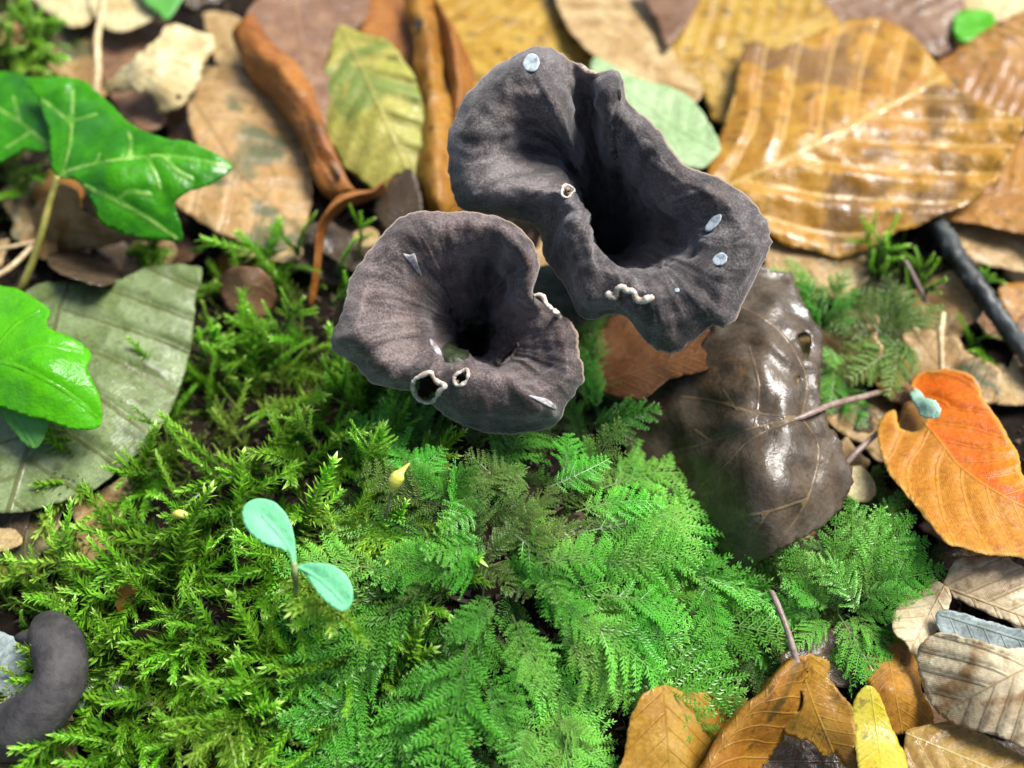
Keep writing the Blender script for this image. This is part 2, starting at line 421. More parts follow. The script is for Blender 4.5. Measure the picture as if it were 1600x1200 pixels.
# ------------------------------------------------------------------ trumpet mushrooms
M_big = shroom_mat('mushroom_felt', (.0085, .0070, .0068), (.050, .041, .038), (.15, .134, .128), (.24, .175, .12))
M_small = shroom_mat('mushroom_felt_brown', (.0095, .0072, .0068), (.058, .042, .038), (.165, .130, .116), (.26, .19, .13))
M_out = plain_mat('mushroom_outside', (.05, .045, .042), (.13, .12, .11), 500, .75, .5)
M_rim = plain_mat('mushroom_rim', (.14, .10, .08), (.40, .33, .26), 900, .7, .4)
M_torn = plain_mat('mushroom_torn_flesh', (.30, .24, .17), (.68, .63, .55), 700, .6, .4)
M_scar = plain_mat('mushroom_scar', (.22, .20, .20), (.50, .49, .49), 900, .5, .3)

def funnel(name, secs, deep, parent, mats, na, nr, wr, seed, hole_polys=(), thick=.09):
    Sx = np.asarray(secs, float)                                    # sections x rings x (px,py,z)
    W = P(Sx[..., 0], Sx[..., 1], Sx[..., 2])                       # world control net
    inner = W[:, -1]; c = inner.mean(0)
    rings = [W[:, j] for j in range(W.shape[1])]
    ang = np.arctan2(inner[:, 1]-c[1], inner[:, 0]-c[0])
    for (px, py, z, r) in deep:
        cc = P(px, py, z); rings.append(np.c_[cc[0]+r*np.cos(ang), cc[1]+r*np.sin(ang), np.full(len(ang), z)])
    net = np.stack(rings, 1)                                        # sections x rings x 3
    A = np.stack([cr(net[:, j], na, True) for j in range(net.shape[1])], 1)
    B = np.stack([cr(A[i], nr) for i in range(A.shape[0])], 0)      # angle x radius x 3
    na_, nr_ = B.shape[:2]
    fl = B.reshape(-1, 3)
    # radial wrinkles and lumps along the surface normal
    du = np.roll(B, -1, 0) - np.roll(B, 1, 0); dv = np.gradient(B, axis=1)
    nn = np.cross(du, dv); nn /= np.maximum(np.linalg.norm(nn, axis=2), 1e-9)[..., None]
    if nn[:, :nr*2, 2].mean() < 0: nn = -nn; flip = True
    else: flip = False
    th = np.linspace(0, 2*math.pi, na_, endpoint=False)
    rad = np.linspace(0, 1, nr_)
    wrk = np.zeros((na_, nr_))
    for i in range(na_):
        for j in range(nr_):
            ca, sa = math.cos(th[i]), math.sin(th[i])
            wrk[i, j] = noise.noise(Vector((ca*7+seed, sa*7, rad[j]*2.5)))*1.0 + .55*noise.noise(Vector((ca*17, sa*17+seed, rad[j]*4)))
    lump = nz(fl, 1.5, seed).reshape(na_, nr_); lump2 = nz(fl, 5.5, seed+9).reshape(na_, nr_)
    amp = np.clip((rad)*9, .25, 1)[None]*np.clip((1-rad)*4, 0, 1)[None]
    disp = wr*(wrk*.55 + lump*1.5 + lump2*.65)*amp
    B = B + nn*disp[..., None]
    # ragged rim
    rag = np.array([noise.noise(Vector((math.cos(a)*14+seed, math.sin(a)*14, 3.3)))*.6 + noise.noise(Vector((math.cos(a)*38, math.sin(a)*38, seed)))*.35 for a in th])
    for j in range(5):
        B[:, j] += (B[:, 6] - B[:, 0])*(rag*.38)[:, None]*(1-j/5)
    V = B.reshape(-1, 3)
    F = []
    for i in range(na_):
        for j in range(nr_-1):
            q = (i*nr_+j, ((i+1) % na_)*nr_+j, ((i+1) % na_)*nr_+j+1, i*nr_+j+1)
            F.append(q[::-1] if flip else q)
    F = np.array(F)
    if hole_polys:
        cen = V[F].mean(1); X, Y = proj(cen); jj = np.tile(np.arange(nr_-1), na_)
        keep = np.ones(len(F), bool)
        for hp, jmax in hole_polys: keep &= ~(inside(np.stack([X, Y], -1), hp) & (jj < jmax))
        F = F[keep]
    tt = np.repeat(th/(2*math.pi), nr_)
    rl = np.r_[0, 1]; 
    uv = np.c_[np.abs(tt*2-1), np.tile(rad, na_)]
    rimd = np.zeros((na_, nr_)); rimd[:, 1:] = np.cumsum(np.linalg.norm(np.diff(B, axis=1), axis=2), axis=1)
    o = mesh_obj(name, V, F, None, parent, uv=uv, attrs={'edge': rimd.ravel()*.5}, origin=V.mean(0)*[1, 1, 0], thick=thick, mats=mats)
    tris = [tuple(map(int, f)) for f in F]
    return o, BVHTree.FromPolygons([Vector(v) for v in V], tris)
def on(bvh, px, py, lift=0.0):
    d = Vector(P(px, py, 0.0) - CAM).normalized()
    hit, nrm, i, dist = bvh.ray_cast(Vector(CAM), d)
    if hit is None: return None, None
    if nrm.dot(d) > 0: nrm = -nrm
    return np.array(hit + nrm*lift), np.array(nrm)

big_secs = [
 [(850,73,4.8),(855,105,5.0),(872,160,4.8),(893,225,4.0),(915,290,2.6)],
 [(888,91,4.7),(893,125,4.55),(905,165,4.1),(915,225,3.3),(930,290,2.3)],
 [(920,114,4.7),(921,140,4.35),(925,180,3.8),(930,230,3.1),(945,295,2.2)],
 [(966,113,4.8),(950,138,5.1),(945,180,4.75),(948,230,3.8),(958,300,2.3)],
 [(983,160,4.5),(972,185,4.6),(965,215,4.2),(968,255,3.4),(970,305,2.3)],
 [(1030,203,4.6),(1015,225,4.6),(1000,255,4.2),(990,285,3.3),(982,315,2.2)],
 [(1070,257,4.4),(1050,275,4.4),(1025,295,4.0),(1008,313,3.2),(992,328,2.2)],
 [(1139,284,4.5),(1105,300,4.55),(1065,320,4.1),(1030,333,3.2),(1000,343,2.1)],
 [(1195,335,4.2),(1160,345,4.4),(1110,352,4.1),(1050,356,3.2),(1005,358,2.1)],
 [(1204,378,4.0),(1165,380,4.3),(1110,382,4.1),(1050,378,3.2),(1003,372,2.1)],
 [(1181,432,3.7),(1145,425,4.1),(1095,413,4.0),(1040,398,3.2),(998,385,2.1)],
 [(1144,505,3.4),(1115,475,3.8),(1075,438,3.9),(1030,412,3.2),(990,397,2.1)],
 [(1108,513,3.3),(1085,485,3.75),(1055,443,3.9),(1018,420,3.3),(982,405,2.1)],
 [(1054,551,3.0),(1045,505,3.6),(1030,450,3.9),(1003,427,3.4),(970,408,2.1)],
 [(1014,540,3.0),(1010,495,3.6),(1000,445,3.95),(985,422,3.6),(958,408,2.1)],
 [(975,493,3.2),(970,465,3.7),(963,425,4.0),(955,402,3.7),(945,400,2.1)],
 [(912,499,3.0),(918,450,3.7),(925,402,4.1),(930,378,3.8),(933,390,2.1)],
 [(880,441,3.1),(895,405,3.7),(912,365,4.1),(918,350,3.8),(925,375,2.1)],
 [(850,405,3.1),(872,370,3.7),(897,332,4.2),(908,322,3.9),(917,355,2.1)],
 [(835,358,3.2),(855,330,3.8),(882,302,4.2),(900,300,3.9),(912,340,2.1)],
 [(775,334,3.3),(800,312,3.95),(840,288,4.15),(885,283,3.7),(908,325,2.2)],
 [(714,318,3.5),(745,300,4.1),(800,272,4.1),(870,265,3.6),(905,310,2.2)],
 [(702,258,3.9),(740,250,4.2),(795,240,4.0),(865,245,3.5),(905,300,2.3)],
 [(702,205,4.2),(740,205,4.5),(795,205,4.3),(865,225,3.7),(906,293,2.4)],
 [(735,138,4.5),(770,155,4.75),(815,180,4.5),(872,220,3.8),(908,290,2.5)],
 [(790,93,4.7),(810,120,4.95),(840,165,4.75),(880,220,3.95),(911,290,2.5)]]
small_secs = [
 [(690,330,4.0),(693,350,4.1),(700,390,3.7),(712,445,2.8),(722,500,1.7)],
 [(735,330,4.0),(735,352,4.1),(735,390,3.6),(735,445,2.6),(735,500,1.6)],
 [(783,340,4.0),(778,360,4.1),(768,395,3.4),(757,445,2.3),(748,500,1.4)],
 [(828,372,3.9),(812,388,4.1),(793,415,3.4),(772,452,2.3),(755,503,1.4)],
 [(843,415,3.8),(825,420,3.9),(803,434,3.3),(778,462,2.3),(758,507,1.4)],
 [(832,457,3.5),(820,457,3.6),(802,462,3.1),(780,480,2.3),(760,513,1.4)],
 [(857,480,2.9),(840,484,3.0),(818,491,2.7),(790,504,2.1),(764,520,1.4)],
 [(897,506,3.2),(870,513,3.2),(835,519,2.8),(800,526,2.2),(766,530,1.5)],
 [(904,548,3.1),(878,548,3.2),(840,545,2.8),(803,541,2.2),(766,538,1.5)],
 [(912,592,2.9),(885,585,3.2),(845,570,2.9),(805,556,2.3),(763,545,1.5)],
 [(887,632,2.6),(865,610,3.1),(835,590,3.0),(797,570,2.4),(757,552,1.5)],
 [(866,664,2.2),(845,640,2.9),(815,604,3.2),(785,585,2.7),(750,556,1.5)],
 [(800,682,2.1),(795,645,2.8),(780,592,3.2),(762,572,2.8),(740,556,1.5)],
 [(742,673,2.1),(742,635,2.8),(740,580,3.2),(735,560,2.8),(730,552,1.5)],
 [(692,646,2.2),(700,615,2.8),(707,575,3.1),(712,555,2.7),(720,547,1.5)],
 [(640,612,2.5),(655,595,2.9),(675,573,3.0),(695,552,2.6),(714,540,1.5)],
 [(588,601,2.7),(610,575,3.1),(645,555,3.0),(683,540,2.5),(711,533,1.5)],
 [(547,565,2.9),(580,548,3.3),(625,535,3.1),(675,528,2.5),(710,526,1.5)],
 [(518,538,3.0),(558,525,3.6),(612,512,3.3),(670,513,2.6),(710,519,1.5)],
 [(534,485,3.5),(565,485,3.7),(612,487,3.3),(670,500,2.6),(711,513,1.6)],
 [(545,440,3.6),(575,445,3.8),(620,458,3.4),(675,485,2.6),(712,508,1.6)],
 [(570,400,3.8),(597,412,3.9),(635,434,3.5),(682,470,2.7),(714,504,1.6)],
 [(610,350,3.9),(630,372,4.0),(660,408,3.6),(695,455,2.7),(717,501,1.6)],
 [(648,331,4.0),(658,355,4.1),(678,396,3.7),(703,450,2.8),(720,500,1.7)]]
bigm = empty('trumpet_mushroom', P(955, 430, -.2), 'large dark grey trumpet mushroom with wide wavy rim and pale specks lying on it', 'mushroom', 'trumpet mushrooms')
h_big = [(878,296),(884,290),(892,293),(897,299),(892,303),(888,309),(880,306)]
ofun, bvh_big = funnel('funnel', big_secs, [(953,375,1.2,.42),(953,430,-.3,.34)], bigm, [M_big, M_out, M_rim], 12, 11, .075, 3.1,
                       [(np.array(h_big), 45)])
smallm = empty('trumpet_mushroom', P(738, 575, 0), 'smaller brown-grey trumpet mushroom with two white-edged holes torn in its front lip', 'mushroom', 'trumpet mushrooms')
h_s1 = [(648,594),(660,588),(672,583),(677,590),(684,598),(695,602),(686,610),(680,622),(668,628),(655,622),(647,608)]
h_s2 = [(711,588),(720,582),(730,579),(731,588),(727,597),(717,602),(711,597)]
ofs, bvh_small = funnel('funnel', small_secs, [(738,548,.9,.40),(738,580,-.3,.32)], smallm, [M_small, M_out, M_rim], 12, 11, .06, 8.4,
                        [(np.array(h_s1), 45), (np.array(h_s2), 45)])
def surf_tube(name, bvh, pts, r, mat, parent, closed=True, lift=.01, label=None):
    q = resample(cr(np.asarray(pts, float), 6, closed), 4, closed); C = []
    last = None
    for x, y in q:
        # nearest surface sample around the pixel (the pixel itself may lie in the hole)
        h, nn = on(bvh, x, y, lift)
        if h is not None and last is not None and np.linalg.norm(h-last) > .6: h = None
        if h is None and last is not None: d = P(x, y, last[2]); h = d
        if h is None: continue
        C.append(h); last = h
    C = np.array(C)
    C = C*.5 + .25*(np.roll(C, 1, 0) + np.roll(C, -1, 0)) if closed else C
    if closed: C = np.vstack([C, C[:1]])
    rr = r*(1 + .8*np.array([noise.noise(Vector((i*.45, r*99, 1.0))) for i in range(len(C))]))
    o = tube(name, None, None, np.c_[C, rr], mat, parent, n=2, px=False, rough=.12, sides=7)
    if label: o['label'] = label
    return o
def grow(poly, f):
    p = np.asarray(poly, float); c = p.mean(0); return c + (p-c)*f
surf_tube('torn_edge', bvh_small, grow(h_s1, 1.08), .034, M_torn, smallm, label='white torn flesh round the larger hole')
surf_tube('torn_edge', bvh_small, grow(h_s2, 1.1), .030, M_torn, smallm, label='white torn flesh round the smaller hole')
surf_tube('torn_edge', bvh_big, grow(h_big, 1.1), .026, M_torn, bigm, label='pale torn flesh round a hole')
def scar(name, bvh, poly, mat, parent, lift=.012, label=None, dome=.03):
    p = np.asarray(poly, float); q = resample(cr(p, 5, True), 3.0, True); c = q.mean(0)
    V = []; F = []; n = len(q); fr = [1.0, .85, .45]
    ok = []
    for k, f in enumerate(fr):
        for x, y in c + (q-c)*f:
            h, nn = on(bvh, x, y, lift*(0 if k == 0 else 1) + dome*(0, .5, 1)[k])
            V.append(h if h is not None else np.zeros(3)); ok.append(h is not None)
    h, nn = on(bvh, c[0], c[1], lift+dome); V.append(h if h is not None else np.mean([v for v, o_ in zip(V, ok) if o_], axis=0))
    V = np.array(V); med = np.median(V[[i for i, o_ in enumerate(ok) if o_]], axis=0)
    for i in range(len(ok)):
        if not ok[i] or np.linalg.norm(V[i]-med) > 1.2: V[i] = med
    for k in range(2):
        for i in range(n): F.append((k*n+i, k*n+(i+1) % n, (k+1)*n+(i+1) % n, (k+1)*n+i))
    F += [(2*n+i, 2*n+(i+1) % n, 3*n) for i in range(n)]
    o = mesh_obj(name, V, F, mat, parent, origin=V.mean(0), attrs={'edge': np.ones(len(V))})
    if label: o['label'] = label
    return o
scar('scar', bvh_small, [(630,396),(640,398),(648,396),(652,408),(656,420),(659,431),(650,424),(643,412),(634,404)], M_scar, smallm, dome=.006, label='white scuffed mark on the inner wall')
scar('scar', bvh_small, [(671,529),(678,534),(688,548),(691,556),(684,553),(676,543)], M_scar, smallm, dome=.006, label='white mark low on the inner wall')
scar('scar', bvh_small, [(826,618),(842,620),(856,624),(866,632),(871,640),(860,637),(846,630)], M_scar, smallm, dome=.006, label='pale scuffed streak on the front lip')
M_frag = leaf_mat('slate_leaf_scrap', (.045, .055, .055), (.085, .10, .098), wet=.2, trans=0, mscale=300, fine=.2)
tag(scar('leaf_scrap', bvh_small, [(727,512),(738,504),(755,502),(771,508),(775,520),(768,530),(752,535),(736,533),(724,524)], M_frag, None, lift=.05, dome=.01),
    'slate grey leaf scrap lying inside the smaller mushroom', 'leaf scrap')
tag(scar('leaf_scrap', bvh_small, [(690,545),(706,532),(722,536),(735,552),(728,562),(712,566),(697,566)], M_frag, None, lift=.04, dome=.01),
    'dark grey-blue leaf scrap in the throat of the smaller mushroom', 'leaf scrap')
# folded lips low in the small mushroom
M_fold = plain_mat('mushroom_fold', (.09, .075, .066), (.20, .17, .15), 700, .6, .5)
surf_tube('fold', bvh_small, [(782,572),(776,562),(785,548),(800,540),(812,536),(806,550),(796,562)], .030, M_fold, smallm)
surf_tube('fold', bvh_small, [(790,512),(787,518),(786,526),(790,531)], .028, M_fold, smallm, closed=False)
scar('pit', bvh_small, [(782,568),(788,558),(798,549),(809,544),(803,555),(793,566)], plain_mat('pit_dark', (.004, .003, .003), (.008, .006, .006), 500, .9), smallm, lift=.02, dome=0.0)  # flat near-black patch paints the shade inside the fold
# pale crinkled rim in the dip between the two mushrooms
surf_tube('torn_edge', bvh_small, [(833,462),(843,461),(850,466),(853,474),(862,483),(870,490),(876,499)], .035, M_torn, smallm, closed=False, label='cream crinkled rim between the mushrooms')
# slit in the large one's ear-like fold, its shade painted as a dark patch
scar('pit', bvh_big, [(964,142),(968,139),(970,148),(969,158),(966,153)], bpy.data.materials['pit_dark'], bigm, lift=.012, dome=0.0)
# specks resting on the large mushroom
M_speck = plain_mat('pale_speck', (.24, .28, .295), (.46, .52, .54), 900, .5, .4)
M_speckd = plain_mat('dark_speck', (.06, .055, .05), (.16, .15, .14), 700, .6, .5)
def speck(bvh, px, py, rx, ry, ang, mat, label, cup=True, name='speck'):
    c, nn = on(bvh, px, py, .015); nn = Vector(nn); a = Vector((math.cos(ang), math.sin(ang), 0)); a = (a - nn*a.dot(nn)).normalized(); b = nn.cross(a)
    V = []; F = []; n = 26; prof = [(0, .0), (.55, .0), (1.0, .02), (1.0, .085), (.84, .11), (.6, .075), (.0, .055)] if cup else [(0, 0), (.8, 0), (1, .04), (.85, .12), (.5, .16), (0, .18)]
    for r_, h_ in prof:
        for i in range(n):
            th = 2*math.pi*i/n; wv = 1 + .13*noise.noise(Vector((math.cos(th)*2+px, math.sin(th)*2, py)))
            V.append(Vector(c) + a*rx*r_*wv*math.cos(th) + b*ry*r_*wv*math.sin(th) + nn*(h_*(rx+ry)*.75))
    for k in range(len(prof)-1):
        for i in range(n): F.append((k*n+i, k*n+(i+1) % n, (k+1)*n+(i+1) % n, (k+1)*n+i))
    o = mesh_obj(name, np.array(V), F, mat, None, origin=c)
    return tag(o, label, 'speck', 'specks on the large mushroom')
speck(bvh_big, 831, 100, .13, .175, .2, M_speck, 'largest pale oval speck near the back rim of the large mushroom')
speck(bvh_big, 1116, 349, .16, .085, .45, M_speck, 'thin grey sliver-shaped speck on the right wall of the large mushroom')
speck(bvh_big, 1126, 406, .115, .10, 0, M_speck, 'round pale grey dished speck on the flat lobe of the large mushroom')
speck(bvh_big, 1033, 415, .10, .09, 0, M_speckd, 'dark brown round speck at the throat edge of the large mushroom', False)
speck(bvh_big, 1058, 454, .04, .035, 0, M_speck, 'tiny white fleck on the front lobe of the large mushroom', False)
q = [(951,455),(957,459),(964,456),(969,449),(976,448),(984,452),(990,455),(995,462),(1004,466),(1013,464),(1019,463)]
C = np.array([on(bvh_big, x, y, .07)[0] for x, y in q])
tag(tube('wavy_flake', None, None, np.c_[C, [.05,.06,.05,.045,.05,.05,.045,.045,.05,.06,.045]], M_torn, px=False, n=4, rough=.15),
    'small wavy cream flake lying on the front lobe of the large mushroom', 'flake')
# the third, bent mushroom at the edge of the moss
M_third = plain_mat('grey_stalk', (.020, .018, .018), (.055, .050, .048), 300, .75, .6)
third = empty('bent_mushroom', P(40, 1150, .1), 'small smooth dark grey mushroom bent like a finger among litter beside the moss', 'mushroom')
tube('stalk', None, None, [(68,975,1.0,.16),(78,985,1.2,.30),(90,1010,1.35,.37),(96,1045,1.4,.36),(86,1082,1.3,.36),(60,1115,1.1,.40),(30,1138,.8,.44),(-10,1150,.2,.40)], M_third, third, sides=20, n=8, rough=.01)
tube('nub', None, None, [(60,1000,1.2,.10),(40,996,1.1,.10),(28,997,1.0,.06)], M_third, third, sides=10)
# ------------------------------------------------------------------ leaf materials
GOLD = leaf_mat('golden_beech', (.50, .225, .055), (.64, .34, .10), (.74, .52, .28), (.16, .08, .04), .75, 7, 1.2, (.22, .45), .95, .15, vw=.035, veinf=.6, patch=(.33, .17, .10), patch_amt=.51)
GOLD2 = leaf_mat('gold_spotted', (.52, .28, .06), (.66, .41, .13), (.62, .42, .18), (.10, .06, .03), .9, 8, .9, wet=.5, patch=(.22, .13, .07), patch_amt=.6)
ORBR = leaf_mat('orange_brown', (.44, .18, .05), (.58, .28, .08), (.58, .34, .15), (.12, .06, .03), .7, 8, .9, wet=.55, patch=(.20, .12, .06), patch_amt=.58)
ORANGE = leaf_mat('vivid_orange', (.80, .165, .002), (.82, .22, .004), (.80, .40, .10), (.36, .11, .02), .4, 6, .8, (.4, .6), .18, .25, patch=(.80, .30, .02), patch_amt=.58, edge=(.8, .5, .2), veinf=.22, half=(.70, .31, .07))
TAN = leaf_mat('tan_leaf', (.56, .35, .23), (.74, .53, .38), (.44, .26, .17), (.22, .12, .08), .6, 8, .9, wet=.35, patch=(.36, .20, .11), patch_amt=.58)
PALE = leaf_mat('pale_tan_leaf', (.76, .56, .38), (.92, .78, .58), (.6, .42, .28), (.38, .22, .14), .5, 8, .9, wet=.35, mscale=110)
BEIGE = leaf_mat('beige_beech', (.68, .50, .42), (.86, .70, .58), (.44, .27, .2), (.34, .2, .15), .6, 5.5, .9, wet=.4, patch=(.44, .27, .2), patch_amt=.55, vw=.07, veinf=.45)
GREYGREEN = leaf_mat('grey_green_beech', (.20, .25, .15), (.31, .37, .26), (.16, .15, .09), (.10, .10, .07), .5, 6.5, .45, wet=.35, patch=(.36, .39, .33), patch_amt=.56, vw=.045, veinf=.8)
YGREEN = leaf_mat('yellow_green', (.56, .52, .18), (.68, .58, .24), (.60, .46, .22), (.30, .24, .08), .4, 7, .8, wet=.5, trans=.3, patch=(.34, .40, .16), patch_amt=.5)
MINT = leaf_mat('mint_leaf', (.50, .66, .44), (.66, .78, .58), (.42, .54, .34), (.30, .42, .25), .4, 7, .8, wet=.3, trans=.3)
DKBROWN = leaf_mat('dark_brown_wet', (.09, .058, .065), (.15, .10, .11), (.2, .14, .13), (.04, .03, .04), .6, 8, .9, (.2, .45), .8, .05, patch=(.20, .13, .14), patch_amt=.6)
SYCA = leaf_mat('dark_sycamore', (.095, .066, .08), (.165, .12, .14), (.36, .24, .19), (.05, .035, .045), .5, rough=(.26, .42), wet=1.25, coatr=.30, bumps=.4, trans=.04, palm=True, vw=.024, veinf=.5, patch=(.24, .14, .13), patch_amt=.6)
REDBR = leaf_mat('red_brown_roll', (.36, .12, .05), (.50, .20, .08), (.5, .24, .12), (.12, .05, .03), .6, 6, .7, (.32, .6), .45, .12, patch=(.24, .10, .07), patch_amt=.55)
PURP = leaf_mat('purple_brown', (.25, .125, .12), (.36, .20, .18), (.36, .22, .2), (.08, .05, .06), .5, 8, .9, (.25, .5), .6, .08)
BRTAN = leaf_mat('brown_tan_patched', (.56, .33, .21), (.68, .45, .32), (.30, .17, .12), (.20, .14, .08), .6, 6, .8, wet=.4, patch=(.19, .19, .16), patch_amt=.5)
IVY = leaf_mat('ivy_green', (.045, .25, .014), (.085, .38, .016), (.46, .68, .24), (.02, .11, .012), .3, rough=(.25, .45), wet=.8, trans=.25, palm=True, vw=.05, veinf=.62, fine=.15)
IVYL = leaf_mat('ivy_bright', (.11, .48, .012), (.15, .58, .018), (.28, .66, .10), (.06, .28, .02), .3, rough=(.2, .4), wet=.6, trans=.3, palm=True, vw=.04, veinf=.3, fine=.12)
IVYP = leaf_mat('ivy_pale', (.16, .46, .16), (.22, .55, .20), (.3, .6, .25), rough=(.3, .5), wet=.2, trans=.35, palm=True, vw=.04, veinf=.4, fine=.1)
SEED = leaf_mat('seedling_green', (.36, .92, .62), (.38, .94, .64), (.42, .96, .68), rough=(.55, .65), wet=.0, trans=.3, palm=True, vw=.03, veinf=.3, fine=.05)
YELLOW = leaf_mat('yellow_leaf', (.66, .50, .05), (.72, .58, .14), (.70, .56, .2), (.22, .15, .10), .8, 8, .9, wet=.5, patch=(.34, .27, .22), patch_amt=.57)
DEADGREY = leaf_mat('blue_grey_leaf', (.30, .34, .44), (.52, .57, .68), (.25, .27, .32), (.12, .13, .16), .5, 7, .8, wet=.5, trans=.05)
CURLG = leaf_mat('orange_green_curl', (.42, .20, .05), (.52, .28, .08), (.50, .30, .1), (.10, .05, .02), .6, 8, .9, (.22, .45), .6, .15, patch=(.30, .30, .06), patch_amt=.52)
BARK = plain_mat('dark_bark', (.006, .007, .007), (.055, .065, .062), 170, .55, 1.0, .15)
STRAW = plain_mat('straw', (.42, .30, .14), (.66, .52, .30), 500, .55, .4, .2)
PETI = plain_mat('petiole_olive', (.20, .20, .035), (.30, .26, .06), 500, .45, .3, .2)
PETB = plain_mat('petiole_brown', (.14, .095, .075), (.26, .19, .16), 500, .5, .4, .2)
LICH = plain_mat('lichen', (.22, .42, .29), (.42, .62, .47), 600, .7, .6)

# ------------------------------------------------------------------ leaves, back of the picture to front
leaf('fallen_leaf', 'orange-tan fallen leaf with faint straight veins behind the large mushroom', 'leaf',
     [(685,-25),(800,-40),(905,-35),(950,0),(985,50),(1000,110),(975,180),(900,190),(820,180),(750,165),(715,110),(695,50)], [(690,0,.5),(980,60,.5),(820,150,.7)], GOLD2, [(680,60),(1000,70)], pleat=.05, nv=6, k=.5)
leaf('fallen_leaf', 'pale tan fallen leaf between the orange-tan leaf and the spotted golden leaf', 'leaf',
     [(870,-40),(980,-45),(1020,10),(1045,60),(1062,100),(1100,140),(1060,170),(1000,140),(950,105),(915,75),(880,30)], [(900,-20,.75),(1050,100,.7),(960,100,.9)], TAN, [(900,-30),(1060,140)], pleat=.04)
leaf('fallen_leaf', 'grey-brown wet leaf scrap beside the pale tan leaf at the back', 'leaf',
     [(1000,-30),(1090,-30),(1085,15),(1055,60),(1040,70),(1025,30)], [(1040,10,.9)], PURP)
leaf('fallen_leaf', 'golden leaf with dark spots lying under the large golden leaf', 'leaf',
     [(1040,85),(1055,45),(1085,15),(1115,-20),(1240,-30),(1300,20),(1330,60),(1280,130),(1200,190),(1120,190),(1095,135),(1062,112)], [(1050,80,.55),(1300,20,.6),(1180,180,.5)], GOLD2, [(1060,110),(1300,20)], pleat=.05, nv=7, k=.6)
leaf('fallen_leaf', 'dull grey-brown leaf behind the large golden leaf', 'leaf',
     [(1255,-30),(1400,-40),(1495,-30),(1505,30),(1492,72),(1465,88),(1420,75),(1370,50),(1310,30)], [(1270,0,.5),(1490,0,.6),(1440,70,.5)], PURP, [(1250,-10),(1500,40)], pleat=.04)
leaf('green_leaf', 'small bright green leaf peeping out behind the golden leaves', 'leaf',
     [(1490,25),(1520,15),(1550,20),(1555,45),(1530,60),(1500,65)], [(1520,40,.75)], IVYL)
leaf('fallen_leaf', 'pale dry leaf scrap behind the small green leaf', 'leaf',
     [(1500,-30),(1640,-40),(1640,25),(1580,40),(1520,20),(1500,5)], [(1560,0,.5)], PALE)
leaf('fallen_leaf', 'orange-brown leaf tucked behind the tip of the large golden leaf', 'leaf',
     [(1650,5),(1600,18),(1560,35),(1520,60),(1480,88),(1462,100),(1490,150),(1540,190),(1600,205),(1660,190)], [(1600,20,1.0),(1480,100,.65),(1600,190,.6)], ORBR, [(1670,60),(1470,110)], pleat=.04)
leaf('fallen_leaf', 'glossy orange leaf under the lower tip of the large golden leaf', 'leaf',
     [(1650,200),(1600,210),(1560,240),(1520,280),(1480,310),(1466,337),(1490,346),(1530,350),(1565,358),(1605,366),(1660,370)], [(1600,215,.6),(1480,340,.75),(1620,360,.85)], ORBR, [(1470,335),(1660,270)], pleat=.06, nv=7)
leaf('fallen_leaf', 'light tan leaf scrap under the glossy orange leaf', 'leaf',
     [(1485,350),(1540,352),(1600,365),(1650,380),(1650,430),(1600,425),(1560,418),(1520,408),(1500,385)], [(1560,390,.4)], TAN)
leaf('fallen_leaf', 'orange wet leaf scrap beside the dark stick', 'leaf',
     [(1560,450),(1600,440),(1660,440),(1660,540),(1620,540),(1580,500)], [(1600,490,.35)], ORBR)
leaf('fallen_leaf', 'pale brown leaf scraps below the large golden leaf', 'leaf',
     [(1195,380),(1240,375),(1300,395),(1310,420),(1290,450),(1240,440),(1200,420)], [(1250,410,.55)], BRTAN)
gold = leaf('fallen_leaf', 'large pleated golden-brown beech leaf, the widest leaf in the litter', 'leaf',
     [(1165,70),(1182,64),(1212,78),(1245,66),(1290,44),(1337,30),(1375,29),(1412,45),(1440,70),(1457,92),(1480,120),(1502,142),(1544,165),(1596,187),(1588,222),(1574,255),(1536,300),(1502,322),(1469,334),(1440,352),(1400,362),(1370,382),(1337,397),(1311,403),(1262,390),(1212,377),(1190,340),(1150,298),(1105,280),(1120,225),(1142,161),(1155,100)],
     [(1110,270,.9),(1250,240,1.25),(1590,190,1.5),(1375,30,.9),(1170,75,1.0),(1310,400,.7),(1520,310,1.1),(1440,90,1.1)], GOLD,
     [(1118,300),(1180,271),(1240,243),(1310,207),(1400,158),(1480,115),(1570,66)], pleat=.12, nv=5.5, k=1.0, wave=.10, crinkle=.03)
leaf('pale_leaf', 'pale mint green leaf tucked behind the large mushroom', 'leaf',
     [(925,90),(960,103),(1000,122),(1056,139),(1086,161),(1109,195),(1126,228),(1116,247),(1094,264),(1060,258),(1010,240),(960,190),(930,140)], [(940,100,1.2),(1120,235,1.4),(1000,220,1.3)], MINT, [(1124,236),(1060,200),(940,110)], pleat=.04, nv=6)

